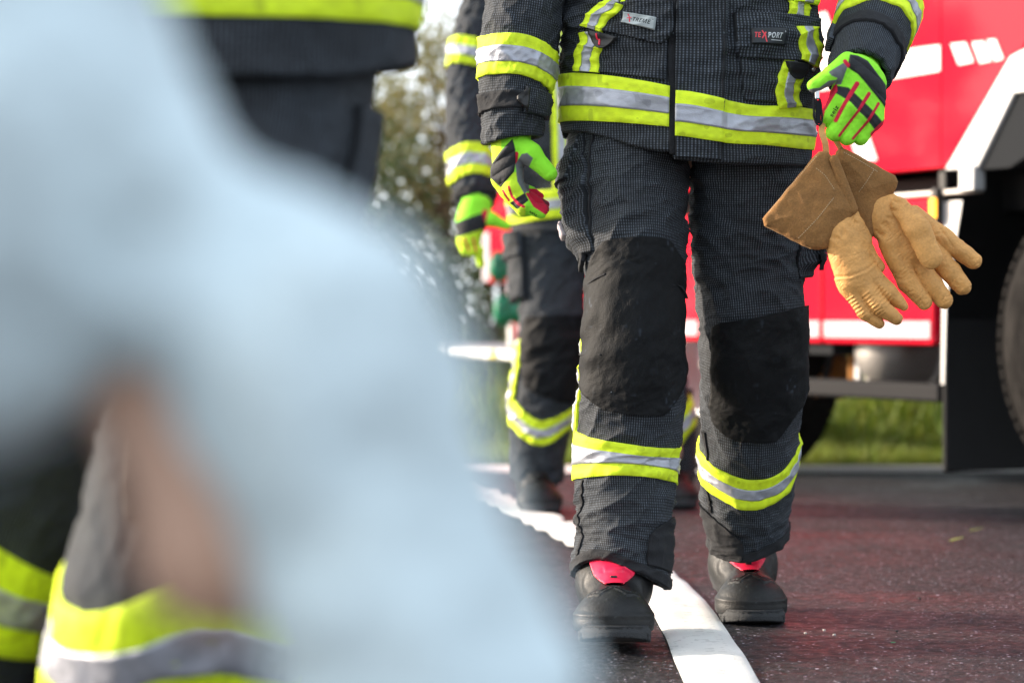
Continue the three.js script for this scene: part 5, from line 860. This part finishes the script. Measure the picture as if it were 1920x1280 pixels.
// ======== someone sitting on the road right by the lens, far out of focus
{
  const D = 0.75, map = frameAt(D);
  const p = thing('person', 'very blurred person in a pale blue-grey sweatshirt, close to the lens on the left', 'person', map(-1000, 593 + CAMH * F / D, 0)); p.updateMatrixWorld(true);
  const f = (x, y, z) => {
    let d = cap(x, y, z, [-150, 330, -150], [-800, 480, -250], 540, 600); d = smin(d, cap(x, y, z, [-800, 480, -250], [-2100, 3100, -300], 600, 800), 200);
    d = smin(d, cap(x, y, z, [-270, -250, -100], [-950, -600, -300], 510, 500), 200);
    d = smin(d, smin(cap(x, y, z, [330, 450, -60], [600, 660, 0], 215, 258), cap(x, y, z, [600, 660, 0], [800, 1300, 20], 258, 268), 80), 130);
    d = smin(d, cap(x, y, z, [800, 1300, 20], [1000, 3300, -40], 268, 190), 60);
    return d + 34 * N3(x / 330, y / 280, z / 300) + 10 * N3(x / 120, y / 120, z / 120);
  };
  wmesh('sweatshirt', nets(f, [-3100, -1250, -1300], [1350, 3950, 560], 46, map), M.pale, p);
  // body: head, neck, bare hands
  const h = (x, y, z) => {
    let d = Math.hypot((x + 100) / 0.92, (y + 1600) / 1.25, z + 250) - 560; d = smin(d, cap(x, y, z, [-100, -1200, -280], [-200, -600, -250], 330, 350), 200); d = smin(d, cap(x, y, z, [-100, -1400, 200], [-100, -1430, 360], 65, 65), 80);
    d = smin(d, cap(x, y, z, [-200, -500, -250], [900, 1400, -10], 60, 60), 40); d = smin(d, cap(x, y, z, [900, 1400, -10], [1000, 3250, -40], 60, 150), 40); d = smin(d, cap(x, y, z, [1000, 3250, -40], [1010, 3800, -30], 160, 140), 60); d = smin(d, cap(x, y, z, [1010, 3860, 0], [1020, 3960, 300], 170, 130), 60);
    let e = cap(x, y, z, [-200, -400, -250], [250, 700, -160], 120, 130); e = smin(e, cap(x, y, z, [250, 700, -160], [380, 930, -120], 135, 150), 40); e = smin(e, cap(x, y, z, [380, 930, -120], [395, 1030, -110], 155, 170), 40);
    for (const [a, b, r] of [[[330, 1040, -190], [345, 1150, -180], 58], [[410, 1060, -150], [425, 1170, -140], 60], [[480, 1040, -110], [500, 1140, -100], 56], [[530, 960, -90], [545, 1060, -80], 50]]) e = smin(e, cap(x, y, z, a, b, r, r * 0.85), 14);
    return smin(d, e, 30);
  };
  wmesh('body', nets(h, [-900, -2450, -900], [1350, 4150, 640], 34, map), M.skin, p);
  const l = (x, y, z) => smin(cap(x, y, z, [-2100, 3250, -300], [-3900, 3000, -700], 720, 480), cap(x, y, z, [-3900, 3000, -700], [-5900, 3650, -900], 480, 380), 200);
  wmesh('trousers', nets(l, [-6350, 2300, -1500], [-1200, 4100, 500], 70, map), M.denim, p);
  const hr = (x, y, z) => Math.max(Math.hypot((x + 100) / 0.95, (y + 1660) / 1.2, z + 300) - 600, z - 150, y + 1540 - (z < -200 ? 600 : 0));
  wmesh('hair', nets(hr, [-800, -2500, -1000], [620, -700, 400], 46, map), M.hair, p);
}

// ======== small things on the road
{
  const r = rng(91), sp = [[1820, 997, 0], [1675, 1207, 1], [1682, 1186, 2], [1546, 1184, 3], [1565, 1193, 3], [1780, 1016, 0], [1511, 1190, 3], [1725, 1125, 2]];
  const leafG = () => { const s = new THREE.Shape(); s.moveTo(0, 0); s.quadraticCurveTo(0.008, 0.012, 0, 0.03); s.quadraticCurveTo(-0.008, 0.012, 0, 0); const g = new THREE.ExtrudeGeometry(s, { depth: 0.0006, bevelEnabled: false, curveSegments: 6 }); g.rotateX(-Math.PI / 2 + 0.25); return g; };
  const pebG = new THREE.IcosahedronGeometry(0.0032, 1), P = pebG.attributes.position; for (let i = 0; i < P.count; i++) { const k = 1 + 0.3 * N3(P.getX(i) * 400, P.getY(i) * 400, P.getZ(i) * 400); P.setXYZ(i, P.getX(i) * k, P.getY(i) * 0.65 * k, P.getZ(i) * k); } pebG.computeVertexNormals();
  const labels = ['yellow-green leaf on the road in front of the mud flap', 'tiny bright green fragment on the road, low right', 'small dark chip on the road above the green fragment', 'white pebble right of the trailing boot, middle of three', 'white pebble right of the trailing boot, rightmost of three', 'smaller pale leaf left of the yellow-green leaf', 'white pebble right of the trailing boot, leftmost of three', 'small dark chip on the open road at right'];
  const leafM = std(lin(0.35, 0.42, 0.08), 0.7), fragM = std(lin(0.01, 0.25, 0.1), 0.4), chipM = std(lin(0.01, 0.01, 0.012), 0.6), pebM = std(lin(0.4, 0.38, 0.35), 0.8);
  sp.forEach(([x, y, k], i) => { const o = mesh(k === 0 ? 'fallen_leaf' : k === 1 ? 'plastic_fragment' : k === 2 ? 'chip' : 'pebble', k === 0 ? leafG() : pebG, [leafM, fragM, chipM, pebM][k], null); o.position.copy(G(x, y)); o.position.y = 0.003; o.rotation.y = r() * 6; if (k === 1) o.scale.set(1.5, 0.5, 0.7); if (k === 0) o.scale.setScalar(1.3); tag(o, labels[i], k === 0 ? 'leaf' : k === 3 ? 'pebble' : 'fragment', k === 0 ? 'leaves on the road' : k === 3 ? 'pebbles on the road' : 'fragments on the road'); });
}
renderer.render(scene, camera);
